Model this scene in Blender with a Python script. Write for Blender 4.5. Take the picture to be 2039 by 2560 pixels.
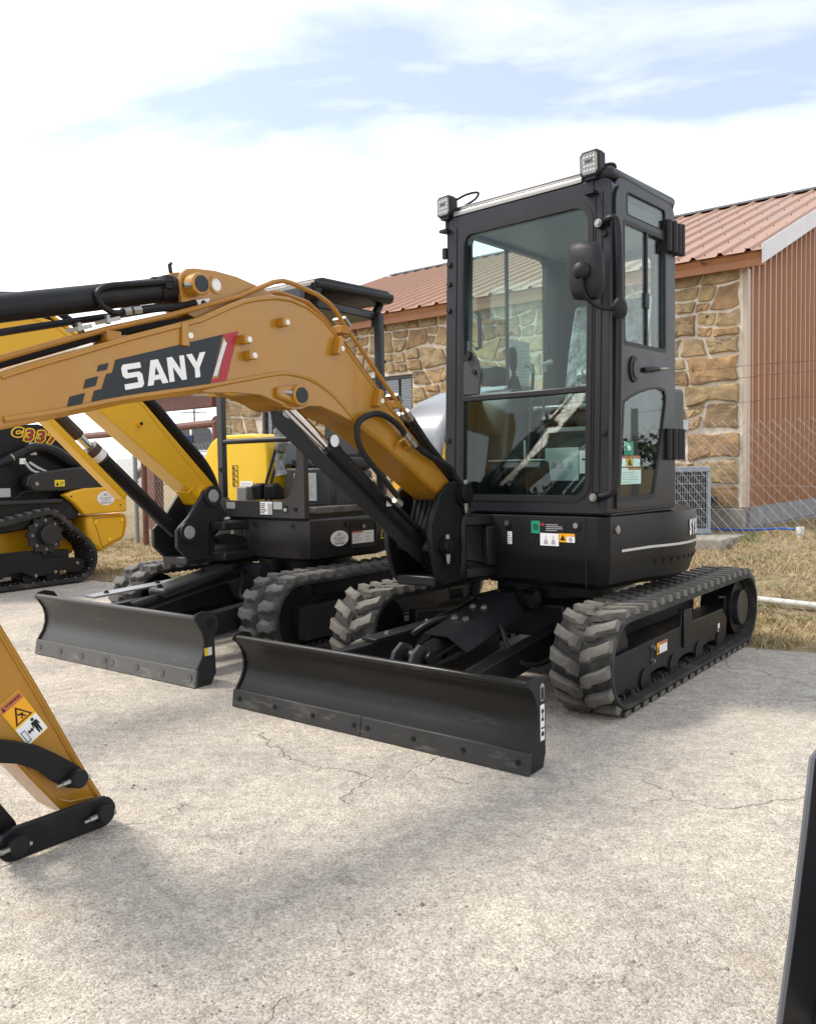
import bpy, bmesh, math, random
from mathutils import Vector, Matrix, noise
D = bpy.data
SC = bpy.context.scene
COL = SC.collection
for o in list(D.objects): D.objects.remove(o)
R = math.radians

# ------------------------------------------------------------------ camera
cam = D.cameras.new('camera'); camo = D.objects.new('camera', cam); COL.objects.link(camo)
SC.camera = camo
CAM_H = 1.2; PITCH = R(2.9); ROLL = R(-.93)
_f = Vector((0, math.cos(PITCH), -math.sin(PITCH))); _u0 = Vector((0, math.sin(PITCH), math.cos(PITCH)))
_x = Vector((1, 0, 0))
_r = _x * math.cos(ROLL) + _u0 * math.sin(ROLL); _u = _u0 * math.cos(ROLL) - _x * math.sin(ROLL)
camo.matrix_world = Matrix(((_r.x, _u.x, -_f.x, 0), (_r.y, _u.y, -_f.y, 0), (_r.z, _u.z, -_f.z, CAM_H), (0, 0, 0, 1)))
cam.sensor_fit = 'HORIZONTAL'; cam.sensor_width = 36; cam.lens = 36 * 2110 / 2039
cam.clip_start = .05; cam.clip_end = 3000
SC.cycles.max_bounces = 7; SC.cycles.diffuse_bounces = 3; SC.cycles.glossy_bounces = 3; SC.cycles.transmission_bounces = 3; SC.cycles.transparent_max_bounces = 14
SC.render.resolution_x = 815; SC.render.resolution_y = 1024

# ------------------------------------------------------------------ sky and sun
SUN_EL = R(52); SUN_DIR = Vector((-.985, .17, 0)).normalized() * math.cos(SUN_EL) + Vector((0, 0, math.sin(SUN_EL)))
wd = D.worlds.new('World'); SC.world = wd; wd.use_nodes = True
nt = wd.node_tree; nt.nodes.clear()
def wn(t, **k):
    n = nt.nodes.new(t)
    for a, b in k.items(): setattr(n, a, b)
    return n
wo = wn('ShaderNodeOutputWorld'); wb = wn('ShaderNodeBackground'); wb.inputs[1].default_value = .1
sky = wn('ShaderNodeTexSky', sky_type='NISHITA', sun_disc=False, sun_elevation=SUN_EL,
         sun_rotation=math.atan2(SUN_DIR.x, SUN_DIR.y), air_density=1.0, dust_density=1.5, ozone_density=.25)
tc = wn('ShaderNodeTexCoord'); sep = wn('ShaderNodeSeparateXYZ'); nt.links.new(tc.outputs['Generated'], sep.inputs[0])
zc = wn('ShaderNodeMath', operation='MAXIMUM'); nt.links.new(sep.outputs[2], zc.inputs[0]); zc.inputs[1].default_value = 0
za = wn('ShaderNodeMath', operation='ADD'); nt.links.new(zc.outputs[0], za.inputs[0]); za.inputs[1].default_value = .22
dv = wn('ShaderNodeVectorMath', operation='DIVIDE'); nt.links.new(tc.outputs['Generated'], dv.inputs[0])
cb = wn('ShaderNodeCombineXYZ')
for i in range(3): nt.links.new(za.outputs[0], cb.inputs[i])
nt.links.new(cb.outputs[0], dv.inputs[1])
def mth(op, a, b=None, c=None):
    n = wn('ShaderNodeMath', operation=op)
    for k, v in enumerate((a, b, c)):
        if v is None: continue
        if isinstance(v, (int, float)): n.inputs[k].default_value = v
        else: nt.links.new(v, n.inputs[k])
    return n.outputs[0]
def wnoise(scale, detail, rough, dist=0, sc=(1, 1, 0)):
    mp = wn('ShaderNodeMapping'); nt.links.new(dv.outputs[0], mp.inputs[0]); mp.inputs['Scale'].default_value = sc; mp.inputs['Rotation'].default_value = (0, 0, R(18)); mp.inputs['Location'].default_value = (1.7, .4, 0)
    n = wn('ShaderNodeTexNoise'); nt.links.new(mp.outputs[0], n.inputs[0]); n.inputs['Scale'].default_value = scale; n.inputs['Detail'].default_value = detail; n.inputs['Roughness'].default_value = rough; n.inputs['Distortion'].default_value = dist
    return n.outputs[0]
# thin cloud in long streaks across the whole sky, closed near the horizon
dt = wn('ShaderNodeVectorMath', operation='DOT_PRODUCT'); nt.links.new(dv.outputs[0], dt.inputs[0]); dt.inputs[1].default_value = (.317, .948, 0)
w1 = mth('MULTIPLY_ADD', mth('SUBTRACT', wnoise(1.3, 5, .5), .5), .85, dt.outputs['Value'])
wave = mth('COSINE', mth('MULTIPLY', mth('SUBTRACT', w1, 1.40), 2 * math.pi / .74))
blue = mth('MULTIPLY_ADD', wave, .34, .68)
tex = wnoise(2.6, 9, .58, .5, (.6, 1.6, 0)); blue2 = mth('MULTIPLY', blue, mth('MULTIPLY_ADD', tex, 1.5, .05))
hz = wn('ShaderNodeMapRange'); nt.links.new(sep.outputs[2], hz.inputs[0]); hz.inputs[1].default_value = .19; hz.inputs[2].default_value = .34; hz.inputs[3].default_value = 0; hz.inputs[4].default_value = 1
blue3 = wn('ShaderNodeMapRange'); nt.links.new(mth('MULTIPLY', blue2, hz.outputs[0]), blue3.inputs[0]); blue3.inputs[1].default_value = .10; blue3.inputs[2].default_value = .80; blue3.inputs[3].default_value = 1; blue3.inputs[4].default_value = .24
class _o: pass
mxm = _o(); mxm.outputs = [blue3.outputs[0]]
mx = wn('ShaderNodeMix', data_type='RGBA'); nt.links.new(mxm.outputs[0], mx.inputs[0])
nt.links.new(sky.outputs[0], mx.inputs[6]); mx.inputs[7].default_value = (8.4, 8.6, 8.8, 1)
nt.links.new(mx.outputs[2], wb.inputs[0]); nt.links.new(wb.outputs[0], wo.inputs[0])
sl = D.lights.new('sun', 'SUN'); sl.energy = 1.85; sl.angle = R(11); sl.color = (1, .93, .82)
so = D.objects.new('sun', sl); COL.objects.link(so); so.rotation_euler = SUN_DIR.to_track_quat('Z', 'Y').to_euler(); so.location = (-6, 2, 9)
vs = SC.view_settings; vs.view_transform = 'Standard'; vs.look = 'None'; vs.exposure = 1.03; vs.gamma = 1; vs.use_curve_mapping = False

# ------------------------------------------------------------------ materials
MATS = {}
def mat(name, col, rough=.5, metal=0, coat=0, var=0, vscale=6, bump=0, bscale=60, rvar=0, col2=None, spec=.5, detail=4, emit=None):
    m = D.materials.new(name); m.use_nodes = True; MATS[name] = m
    t = m.node_tree; b = t.nodes['Principled BSDF']
    b.inputs['Base Color'].default_value = (*col, 1); b.inputs['Roughness'].default_value = rough
    b.inputs['Metallic'].default_value = metal; b.inputs['Coat Weight'].default_value = coat; b.inputs['Coat Roughness'].default_value = .08
    b.inputs['Specular IOR Level'].default_value = spec
    if emit: b.inputs['Emission Color'].default_value = (*emit, 1); b.inputs['Emission Strength'].default_value = 1
    if var or bump or rvar:
        tcn = t.nodes.new('ShaderNodeTexCoord')
        if var or rvar:
            n = t.nodes.new('ShaderNodeTexNoise'); n.inputs['Scale'].default_value = vscale; n.inputs['Detail'].default_value = detail; n.inputs['Roughness'].default_value = .6
            t.links.new(tcn.outputs['Object'], n.inputs[0])
        if var:
            r = t.nodes.new('ShaderNodeValToRGB'); t.links.new(n.outputs[0], r.inputs[0])
            c2 = col2 or tuple(c * (1 - var) for c in col)
            r.color_ramp.elements[0].position = .35; r.color_ramp.elements[0].color = (*c2, 1)
            r.color_ramp.elements[1].position = .65; r.color_ramp.elements[1].color = (*col, 1)
            t.links.new(r.outputs[0], b.inputs['Base Color'])
        if rvar:
            q = t.nodes.new('ShaderNodeMapRange'); t.links.new(n.outputs[0], q.inputs[0])
            q.inputs[1].default_value = .3; q.inputs[2].default_value = .7; q.inputs[3].default_value = rough - rvar; q.inputs[4].default_value = rough + rvar
            t.links.new(q.outputs[0], b.inputs['Roughness'])
        if bump:
            n2 = t.nodes.new('ShaderNodeTexNoise'); n2.inputs['Scale'].default_value = bscale; n2.inputs['Detail'].default_value = 5
            t.links.new(tcn.outputs['Object'], n2.inputs[0])
            bp = t.nodes.new('ShaderNodeBump'); bp.inputs['Strength'].default_value = bump; bp.inputs['Distance'].default_value = .01
            t.links.new(n2.outputs[0], bp.inputs['Height']); t.links.new(bp.outputs[0], b.inputs['Normal'])
    return m
def wear(m, col, amount, scale, stretch, lo=.60, hi=.72):
    """scuffs, dust and scratches: a second colour where a stretched noise runs high"""
    t = m.node_tree; b = t.nodes['Principled BSDF']; L = t.links.new; c = t.nodes.new('ShaderNodeTexCoord'); mp = t.nodes.new('ShaderNodeMapping'); L(c.outputs['Object'], mp.inputs[0]); mp.inputs['Scale'].default_value = stretch
    n = t.nodes.new('ShaderNodeTexNoise'); n.inputs['Scale'].default_value = scale; n.inputs['Detail'].default_value = 7; n.inputs['Roughness'].default_value = .72; L(mp.outputs[0], n.inputs[0])
    q = t.nodes.new('ShaderNodeMapRange'); L(n.outputs[0], q.inputs[0]); q.inputs[1].default_value = lo; q.inputs[2].default_value = hi; q.inputs[4].default_value = amount
    x = t.nodes.new('ShaderNodeMix'); x.data_type = 'RGBA'; L(q.outputs[0], x.inputs[0]); x.inputs[7].default_value = (*col, 1); s = b.inputs['Base Color']
    if s.is_linked: L(s.links[0].from_socket, x.inputs[6])
    else: x.inputs[6].default_value = s.default_value
    L(x.outputs[2], s)
def glass(name, tint, refl=1.0, ior=.04):
    m = D.materials.new(name); m.use_nodes = True; MATS[name] = m; t = m.node_tree; t.nodes.clear()
    o = t.nodes.new('ShaderNodeOutputMaterial'); tr = t.nodes.new('ShaderNodeBsdfTransparent'); tr.inputs[0].default_value = (*tint, 1)
    g = t.nodes.new('ShaderNodeBsdfGlossy'); g.inputs['Roughness'].default_value = .01; g.inputs['Color'].default_value = (refl, refl, refl, 1)
    lw = t.nodes.new('ShaderNodeLayerWeight'); lw.inputs[0].default_value = .5; pw = t.nodes.new('ShaderNodeMath'); pw.operation = 'POWER'; pw.inputs[1].default_value = 4.5; t.links.new(lw.outputs['Facing'], pw.inputs[0])
    fr = t.nodes.new('ShaderNodeMath'); fr.operation = 'MULTIPLY_ADD'; fr.inputs[1].default_value = .7; fr.inputs[2].default_value = ior; t.links.new(pw.outputs[0], fr.inputs[0]); mxs = t.nodes.new('ShaderNodeMixShader')
    t.links.new(fr.outputs[0], mxs.inputs[0]); t.links.new(tr.outputs[0], mxs.inputs[1]); t.links.new(g.outputs[0], mxs.inputs[2]); t.links.new(mxs.outputs[0], o.inputs[0])
    return m
gold = mat('gold paint', (.40, .183, .013), .30, var=.12, vscale=3, rvar=.08, coat=.3)
gold_d = mat('gold steel', (.36, .16, .016), .45, var=.12, vscale=5)
yellow = mat('yellow paint', (.74, .40, .010), .34, var=.06, vscale=3, rvar=.06, coat=.2)
yellow_l = mat('loader yellow', (.76, .40, .012), .4, var=.08, vscale=4)
tank_y = mat('yellow plastic', (.84, .52, .008), .42, var=.05, vscale=2)
black = mat('black paint', (.010, .010, .0115), .42, var=.25, vscale=4, rvar=.08, spec=.28)
cabp = mat('cab paint', (.0155, .0165, .021), .36, var=.12, vscale=3, rvar=.06, spec=.34)
satin = mat('satin grey paint', (.023, .023, .025), .42, var=.15, vscale=3, rvar=.08, spec=.38)
satin2 = mat('dark grey machine paint', (.036, .035, .036), .36, var=.15, vscale=3, rvar=.08, spec=.45)
body_m = mat('moulded black', (.0095, .0095, .0105), .42, spec=.24, var=.15, vscale=3, rvar=.06, bump=.04, bscale=300)
bladem = mat('blade paint', (.0100, .0095, .009), .36, var=.22, vscale=2.4, rvar=.10, col2=(.009, .0088, .0085), spec=.28)
bladeb = mat('worn blade paint', (.052, .050, .048), .42, var=.25, vscale=3, rvar=.10)
edge_m = mat('cutting edge steel', (.022, .022, .0225), .5, var=.25, vscale=9, rvar=.1)
edge_b = mat('bare cutting edge', (.095, .093, .09), .5, var=.15, vscale=6, rvar=.1)
rubber = mat('rubber', (.022, .021, .020), .75, var=.35, vscale=8, bump=.12, bscale=60)
dusty = mat('dusty rubber', (.19, .175, .15), .85, var=.6, vscale=7, col2=(.05, .046, .04), bump=.25, bscale=80, detail=8)
dusty2 = mat('grey tread rubber', (.15, .145, .137), .8, var=.6, vscale=8, col2=(.05, .048, .045), bump=.25, bscale=80, detail=8)
hose_m = mat('hose rubber', (.010, .010, .011), .5, spec=.3, bump=.1, bscale=200)
chrome = mat('chrome', (.75, .76, .78), .12, metal=1)
steel = mat('zinc steel', (.38, .37, .34), .42, metal=1, var=.2, vscale=30)
white = mat('white print', (.80, .80, .80), .45)
bright = mat('cream bolt cap', (.78, .76, .70), .4)
silver = mat('silver print', (.55, .56, .58), .35, metal=.4)
decal_g = mat('charcoal print', (.020, .025, .031), .45, spec=.35)
red = mat('red print', (.36, .015, .03), .4)
orange = mat('orange print', (.85, .38, .01), .45)
red_o = mat('warning red', (.50, .14, .06), .5)
green = mat('green print', (.01, .26, .15), .45)
ylw = mat('yellow print', (.85, .62, .02), .45)
ink = mat('ink', (.012, .012, .013), .5, spec=.3)
greypr = mat('grey print', (.36, .37, .37), .5)
roofg = mat('roof lip sky sheen', (.24, .24, .235), .32, coat=.2)  # light grey base stands for the sky reflected on the lip
hoodm = mat('silver hood', (.30, .31, .33), .28, metal=.35, var=.08, vscale=2)
plast = mat('grey plastic', (.030, .033, .036), .5, bump=.05, bscale=200)
plast_l = mat('light grey plastic', (.22, .235, .235), .45)
wrap = mat('plastic wrap', (.30, .32, .32), .14, bump=1.0, bscale=14, spec=.9, var=.8, vscale=16, col2=(.05, .055, .055))
seatm = mat('seat cloth', (.035, .037, .042), .8, bump=.2, bscale=120)
gl = glass('cab glass', (.90, .982, .96), 1.0, .026)
gl_win = glass('window glass', (.72, .76, .78), 1.0, .10)
gl_dark = glass('dark glass', (.35, .42, .43), 1.0, .06)
lens = mat('lamp lens', (.28, .28, .265), .25, var=.3, vscale=60)
brownp = mat('brown steel', (.16, .055, .035), .5, var=.2, vscale=6)

wear(bladem, (.11, .10, .085), .35, 3, (2, .7, 5)); wear(bladeb, (.22, .20, .17), .5, 3, (2, .6, 5)); wear(edge_m, (.16, .15, .13), .6, 5, (1, .8, 3), .55, .70); wear(edge_b, (.26, .24, .21), .6, 5, (1, .8, 3), .55, .70)
wear(black, (.085, .075, .06), .22, 4, (1, 1, 1), .58, .75); wear(satin, (.11, .10, .085), .25, 4, (1, 1, 1), .58, .75); wear(satin2, (.13, .12, .10), .2, 3, (1, 1, 1), .58, .78); wear(rubber, (.14, .125, .10), .5, 6, (1, 1, 1), .5, .7)
wear(gold, (.42, .27, .12), .30, 2.2, (1, 1, 2.2), .58, .76); wear(yellow, (.55, .40, .14), .25, 3, (1, 1, 1), .60, .76); wear(yellow_l, (.5, .36, .14), .25, 3, (1, 1, 1), .60, .76); wear(body_m, (.07, .065, .055), .2, 3, (1, 1, 1), .6, .78); wear(cabp, (.07, .068, .062), .14, 3, (1, 1, 1), .6, .8)
# ------------------------------------------------------------------ mesh helpers
class MB:
    def __init__(s): s.v = []; s.f = []
    def add(s, vs, fs):
        n = len(s.v); s.v += [tuple(p) for p in vs]; s.f += [tuple(i + n for i in f) for f in fs]; return s
    def box(s, x0, x1, y0, y1, z0, z1):
        return s.add([(x, y, z) for z in (z0, z1) for y in (y0, y1) for x in (x0, x1)],
                     [(0, 2, 3, 1), (4, 5, 7, 6), (0, 1, 5, 4), (2, 6, 7, 3), (0, 4, 6, 2), (1, 3, 7, 5)])
    def prism(s, poly, ax, a, b):
        n = len(poly)
        def P(p, t): return {'x': (t, p[0], p[1]), 'y': (p[0], t, p[1]), 'z': (p[0], p[1], t)}[ax]
        return s.add([P(p, a) for p in poly] + [P(p, b) for p in poly],
                     [tuple(range(n - 1, -1, -1)), tuple(range(n, 2 * n))] + [(i, (i + 1) % n, n + (i + 1) % n, n + i) for i in range(n)])
    def beam(s, p0, p1, w, h, up=(0, 0, 1)):
        p0 = Vector(p0); p1 = Vector(p1); d = (p1 - p0).normalized(); sd = d.cross(Vector(up)).normalized(); u = sd.cross(d)
        vs = [p + sd * (a * w / 2) + u * (b * h / 2) for p in (p0, p1) for a, b in ((-1, -1), (1, -1), (1, 1), (-1, 1))]
        return s.add(vs, [(3, 2, 1, 0), (4, 5, 6, 7)] + [(i, (i + 1) % 4, 4 + (i + 1) % 4, 4 + i) for i in range(4)])
    def cyl(s, p0, p1, r, n=18, r2=None):
        p0 = Vector(p0); p1 = Vector(p1); d = (p1 - p0).normalized(); a = d.orthogonal().normalized(); b = d.cross(a); r2 = r if r2 is None else r2
        vs = [p + (a * math.cos(t) + b * math.sin(t)) * rr for p, rr in ((p0, r), (p1, r2)) for t in [2 * math.pi * i / n for i in range(n)]]
        return s.add(vs, [tuple(range(n - 1, -1, -1)), tuple(range(n, 2 * n))] + [(i, (i + 1) % n, n + (i + 1) % n, n + i) for i in range(n)])
    def tube(s, pts, r, n=8, closed=False):
        pts = [Vector(p) for p in pts]; m = len(pts); vs = []; prev = None
        for i, p in enumerate(pts):
            q = (pts[(i + 1) % m] if (closed or i < m - 1) else p) - (pts[i - 1] if (closed or i) else p)
            q.normalize()
            a = q.orthogonal().normalized() if prev is None else (prev - q * prev.dot(q)).normalized()
            prev = a; b = q.cross(a); rr = r[i] if isinstance(r, (list, tuple)) else r
            vs += [p + (a * math.cos(t) + b * math.sin(t)) * rr for t in [2 * math.pi * k / n for k in range(n)]]
        fs = []
        for i in range(m if closed else m - 1):
            for k in range(n):
                fs.append((i * n + k, i * n + (k + 1) % n, ((i + 1) % m) * n + (k + 1) % n, ((i + 1) % m) * n + k))
        if not closed: fs += [tuple(range(n - 1, -1, -1)), tuple(range((m - 1) * n, m * n))]
        return s.add(vs, fs)
    def ring(s, o, U, V, outer, inner, t, n=40):
        """flat frame between two star-shaped outlines in the plane o + a*U + b*V, t thick along U x V"""
        o = Vector(o); U = Vector(U); V = Vector(V); N = U.cross(V).normalized()
        cx = sum(p[0] for p in inner) / len(inner); cy = sum(p[1] for p in inner) / len(inner)
        an = sorted(set([round(2 * math.pi * i / n, 4) for i in range(n)] + [round(math.atan2(p[1] - cy, p[0] - cx) % (2 * math.pi), 4) for p in list(outer) + list(inner)]))
        def hit(poly, a):
            dx, dy = math.cos(a), math.sin(a); best = 1e9
            for i in range(len(poly)):
                x1, y1 = poly[i][0] - cx, poly[i][1] - cy; x2, y2 = poly[(i + 1) % len(poly)][0] - cx, poly[(i + 1) % len(poly)][1] - cy
                den = dx * (y2 - y1) - dy * (x2 - x1)
                if abs(den) < 1e-12: continue
                tt = (x1 * (y2 - y1) - y1 * (x2 - x1)) / den; uu = (x1 * dy - y1 * dx) / den
                if tt > 0 and -1e-3 <= uu <= 1 + 1e-3: best = min(best, tt)
            return cx + dx * best, cy + dy * best
        m = len(an); L = []
        for poly in (outer, inner):
            for a in an:
                x, y = hit(poly, a); L.append((x, y))
        vs = [o + U * x + V * y for x, y in L] + [o + U * x + V * y + N * t for x, y in L]
        fs = []
        for i in range(m):
            j = (i + 1) % m
            fs += [(i, m + i, m + j, j), (2 * m + i, 2 * m + j, 3 * m + j, 3 * m + i), (i, j, 2 * m + j, 2 * m + i), (m + i, 3 * m + i, 3 * m + j, m + j)]
        return s.add(vs, fs)
    def plate(s, o, U, V, poly, t):
        o = Vector(o); U = Vector(U); V = Vector(V); N = U.cross(V).normalized(); n = len(poly)
        return s.add([o + U * p[0] + V * p[1] for p in poly] + [o + U * p[0] + V * p[1] + N * t for p in poly],
                     [tuple(range(n - 1, -1, -1)), tuple(range(n, 2 * n))] + [(i, (i + 1) % n, n + (i + 1) % n, n + i) for i in range(n)])
    def mesh(s, name, m, smooth=35):
        me = D.meshes.new(name); me.from_pydata(s.v, [], s.f)
        bm = bmesh.new(); bm.from_mesh(me); bmesh.ops.recalc_face_normals(bm, faces=bm.faces); bm.to_mesh(me); bm.free()
        if smooth:
            me.polygons.foreach_set('use_smooth', [True] * len(me.polygons)); me.set_sharp_from_angle(angle=R(smooth))
        if m: me.materials.append(m)
        return me
    def build(s, name, m, parent=None, bevel=0, seg=2, rz=0, smooth=35, loc=None):
        o = D.objects.new(name, s.mesh(name, m, smooth)); COL.objects.link(o)
        if parent: o.parent = parent
        if rz: o.rotation_euler.z = rz
        if loc: o.location = loc
        if bevel:
            b = o.modifiers.new('bevel', 'BEVEL'); b.width = bevel; b.segments = seg; b.limit_method = 'ANGLE'; b.angle_limit = R(40)
        return o
def obj(name, me, parent=None, mw=None):
    o = D.objects.new(name, me); COL.objects.link(o)
    if parent: o.parent = parent
    if mw is not None: o.matrix_local = mw
    return o
def empty(name, loc, rz=0, label=None, cat=None, group=None):
    o = D.objects.new(name, None); COL.objects.link(o); o.location = loc; o.rotation_euler = (0, 0, rz); o.empty_display_size = .2
    return tag(o, label, cat, group)
def tag(o, label=None, cat=None, group=None, kind=None):
    for k, x in (('label', label), ('category', cat), ('group', group), ('kind', kind)):
        if x: o[k] = x
    return o
def rrect(x0, x1, y0, y1, r, n=5):
    if not isinstance(r, (tuple, list)): r = (r,) * 4
    out = []
    for (cx, cy, a0, rr) in ((x1, y1, 0, r[0]), (x0, y1, 90, r[1]), (x0, y0, 180, r[2]), (x1, y0, 270, r[3])):
        sx = -1 if cx == x1 else 1; sy = -1 if cy == y1 else 1
        for i in range(n + 1):
            a = R(a0 + 90 * i / n); out.append((cx + sx * rr + rr * math.cos(a), cy + sy * rr + rr * math.sin(a)))
    return out
def circ(cx, cy, r, n=20, ry=None):
    ry = ry or r
    return [(cx + r * math.cos(2 * math.pi * i / n), cy + ry * math.sin(2 * math.pi * i / n)) for i in range(n)]
def smoothpath(pts, n=6):
    pts = [Vector(p) for p in pts]; out = []
    for i in range(len(pts) - 1):
        p0 = pts[max(i - 1, 0)]; p1 = pts[i]; p2 = pts[i + 1]; p3 = pts[min(i + 2, len(pts) - 1)]
        for k in range(n):
            t = k / n
            out.append(.5 * ((2 * p1) + (p2 - p0) * t + (2 * p0 - 5 * p1 + 4 * p2 - p3) * t * t + (3 * p1 - p0 - 3 * p2 + p3) * t ** 3))
    out.append(pts[-1]); return out
def text_mesh(body, size, m, bold=0.0, shear=0, name='lettering', spacing=1.0):
    cu = D.curves.new(name, 'FONT'); cu.body = body; cu.size = size; cu.align_x = 'CENTER'; cu.align_y = 'CENTER'; cu.offset = bold; cu.shear = shear; cu.fill_mode = 'BOTH'; cu.resolution_u = 3; cu.space_character = spacing
    o = D.objects.new(name, cu); COL.objects.link(o)
    bpy.context.view_layer.update()
    me = D.meshes.new_from_object(o.evaluated_get(bpy.context.evaluated_depsgraph_get()))
    D.objects.remove(o); me.materials.clear(); me.materials.append(m); return me
class Face:
    """a flat place on a thing: decals are laid on it in its own right/up coordinates"""
    def __init__(s, o, right, up): s.o = Vector(o); s.r = Vector(right).normalized(); s.u = Vector(up).normalized(); s.n = s.r.cross(s.u)
    def mw(s, a, b, h, rot=0):
        r = s.r * math.cos(rot) + s.u * math.sin(rot); u = s.u * math.cos(rot) - s.r * math.sin(rot); p = s.o + s.r * a + s.u * b + s.n * h
        return Matrix(((r.x, u.x, s.n.x, p.x), (r.y, u.y, s.n.y, p.y), (r.z, u.z, s.n.z, p.z), (0, 0, 0, 1)))
    def poly(s, mb, pts, h=.001, t=.0012): mb.plate(s.o + s.n * h, s.r, s.u, pts, t); return mb
    def decal(s, name, pts, m, parent, h=.001): return s.poly(MB(), pts, h).build(name, m, parent, smooth=0)
    def rect(s, name, a0, a1, b0, b1, m, parent, h=.001): return s.decal(name, [(a0, b0), (a1, b0), (a1, b1), (a0, b1)], m, parent, h)
    def text(s, body, a, b, size, m, parent, h=.003, rot=0, bold=0, shear=0, name='lettering', sx=1, spacing=1.0):
        o = obj(name, text_mesh(body, size, m, bold, shear, name, spacing), parent); o.matrix_local = s.mw(a, b, h, rot) @ Matrix.Diagonal((sx, 1, 1, 1)); return o
    def lines(s, a0, a1, b0, b1, n, m, parent, h=.003, w=.25, name='print_lines', seed=1):
        rr = random.Random(seed); mb = MB(); dy = (b1 - b0) / n
        for i in range(n):
            y = b0 + dy * (i + .5); e = a0 + (a1 - a0) * rr.uniform(.55, 1)
            s.poly(mb, [(a0, y - dy * w), (e, y - dy * w), (e, y + dy * w), (a0, y + dy * w)], h, .0006)
        return mb.build(name, m, parent, smooth=0)

# ================================================================== THE SETTING
rnd = random.Random(7)
E0 = Vector((2.56, 5.28)); EN = Vector((.5716, .8206)); ED = Vector((-.8206, .5716))
def sst(a, b, x):
    t = min(1, max(0, (x - a) / (b - a))); return t * t * (3 - 2 * t)
def edge_d(x, y): return (x - E0.x) * EN.x + (y - E0.y) * EN.y
def terr(x, y):
    d = edge_d(x, y)
    h = .42 * sst(.25, 4.3, d) * (.25 + .75 * sst(-6, 2.0, x)) + .35 * sst(6, 20, d)
    n = noise.noise(Vector((x * .9, y * .9, 3))) * .03 + noise.noise(Vector((x * 3.1, y * 3.1, 8))) * .015
    return h + n * sst(0, .5, d) - .035 * (1 - sst(-.12, .10, d))
def ground_mat():
    m = mat('soil and thatch', (.34, .25, .13), .95); t = m.node_tree; b = t.nodes['Principled BSDF']; c = t.nodes.new('ShaderNodeTexCoord')
    def nz(s, d=6, r=.6):
        n = t.nodes.new('ShaderNodeTexNoise'); n.inputs['Scale'].default_value = s; n.inputs['Detail'].default_value = d; n.inputs['Roughness'].default_value = r; t.links.new(c.outputs['Object'], n.inputs[0]); return n
    a = nz(14, 8, .7); r = t.nodes.new('ShaderNodeValToRGB'); t.links.new(a.outputs[0], r.inputs[0])
    e = r.color_ramp.elements; e[0].position = .33; e[0].color = (.13, .085, .045, 1); e[1].position = .68; e[1].color = (.44, .34, .19, 1)
    g = nz(1.1, 4); r2 = t.nodes.new('ShaderNodeValToRGB'); t.links.new(g.outputs[0], r2.inputs[0]); r2.color_ramp.elements[0].position = .56; r2.color_ramp.elements[1].position = .68
    x = t.nodes.new('ShaderNodeMix'); x.data_type = 'RGBA'; t.links.new(r2.outputs[0], x.inputs[0]); t.links.new(r.outputs[0], x.inputs[6]); x.inputs[7].default_value = (.16, .17, .06, 1)
    t.links.new(x.outputs[2], b.inputs['Base Color'])
    bp = t.nodes.new('ShaderNodeBump'); bp.inputs['Strength'].default_value = .8; bp.inputs['Distance'].default_value = .03; t.links.new(nz(38, 6).outputs[0], bp.inputs['Height']); t.links.new(bp.outputs[0], b.inputs['Normal'])
    return m
def axis(lo, hi, c0, c1, step):
    v = [c0 + i * step for i in range(int((c1 - c0) / step) + 1)]
    s = step; p = c0
    while p > lo: s *= 1.6; p -= s; v.insert(0, p)
    s = step; p = v[-1]
    while p < hi: s *= 1.6; p += s; v.append(p)
    return v
xs = axis(-900, 900, -7, 8, .3); ys = axis(-300, 1500, 4.5, 18, .3)
g = MB(); g.v = [(x, y, terr(x, y)) for y in ys for x in xs]; nx = len(xs)
g.f = [(j * nx + i, j * nx + i + 1, (j + 1) * nx + i + 1, (j + 1) * nx + i) for j in range(len(ys) - 1) for i in range(nx - 1)]
tag(g.build('ground', ground_mat(), smooth=80), kind='structure')

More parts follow.
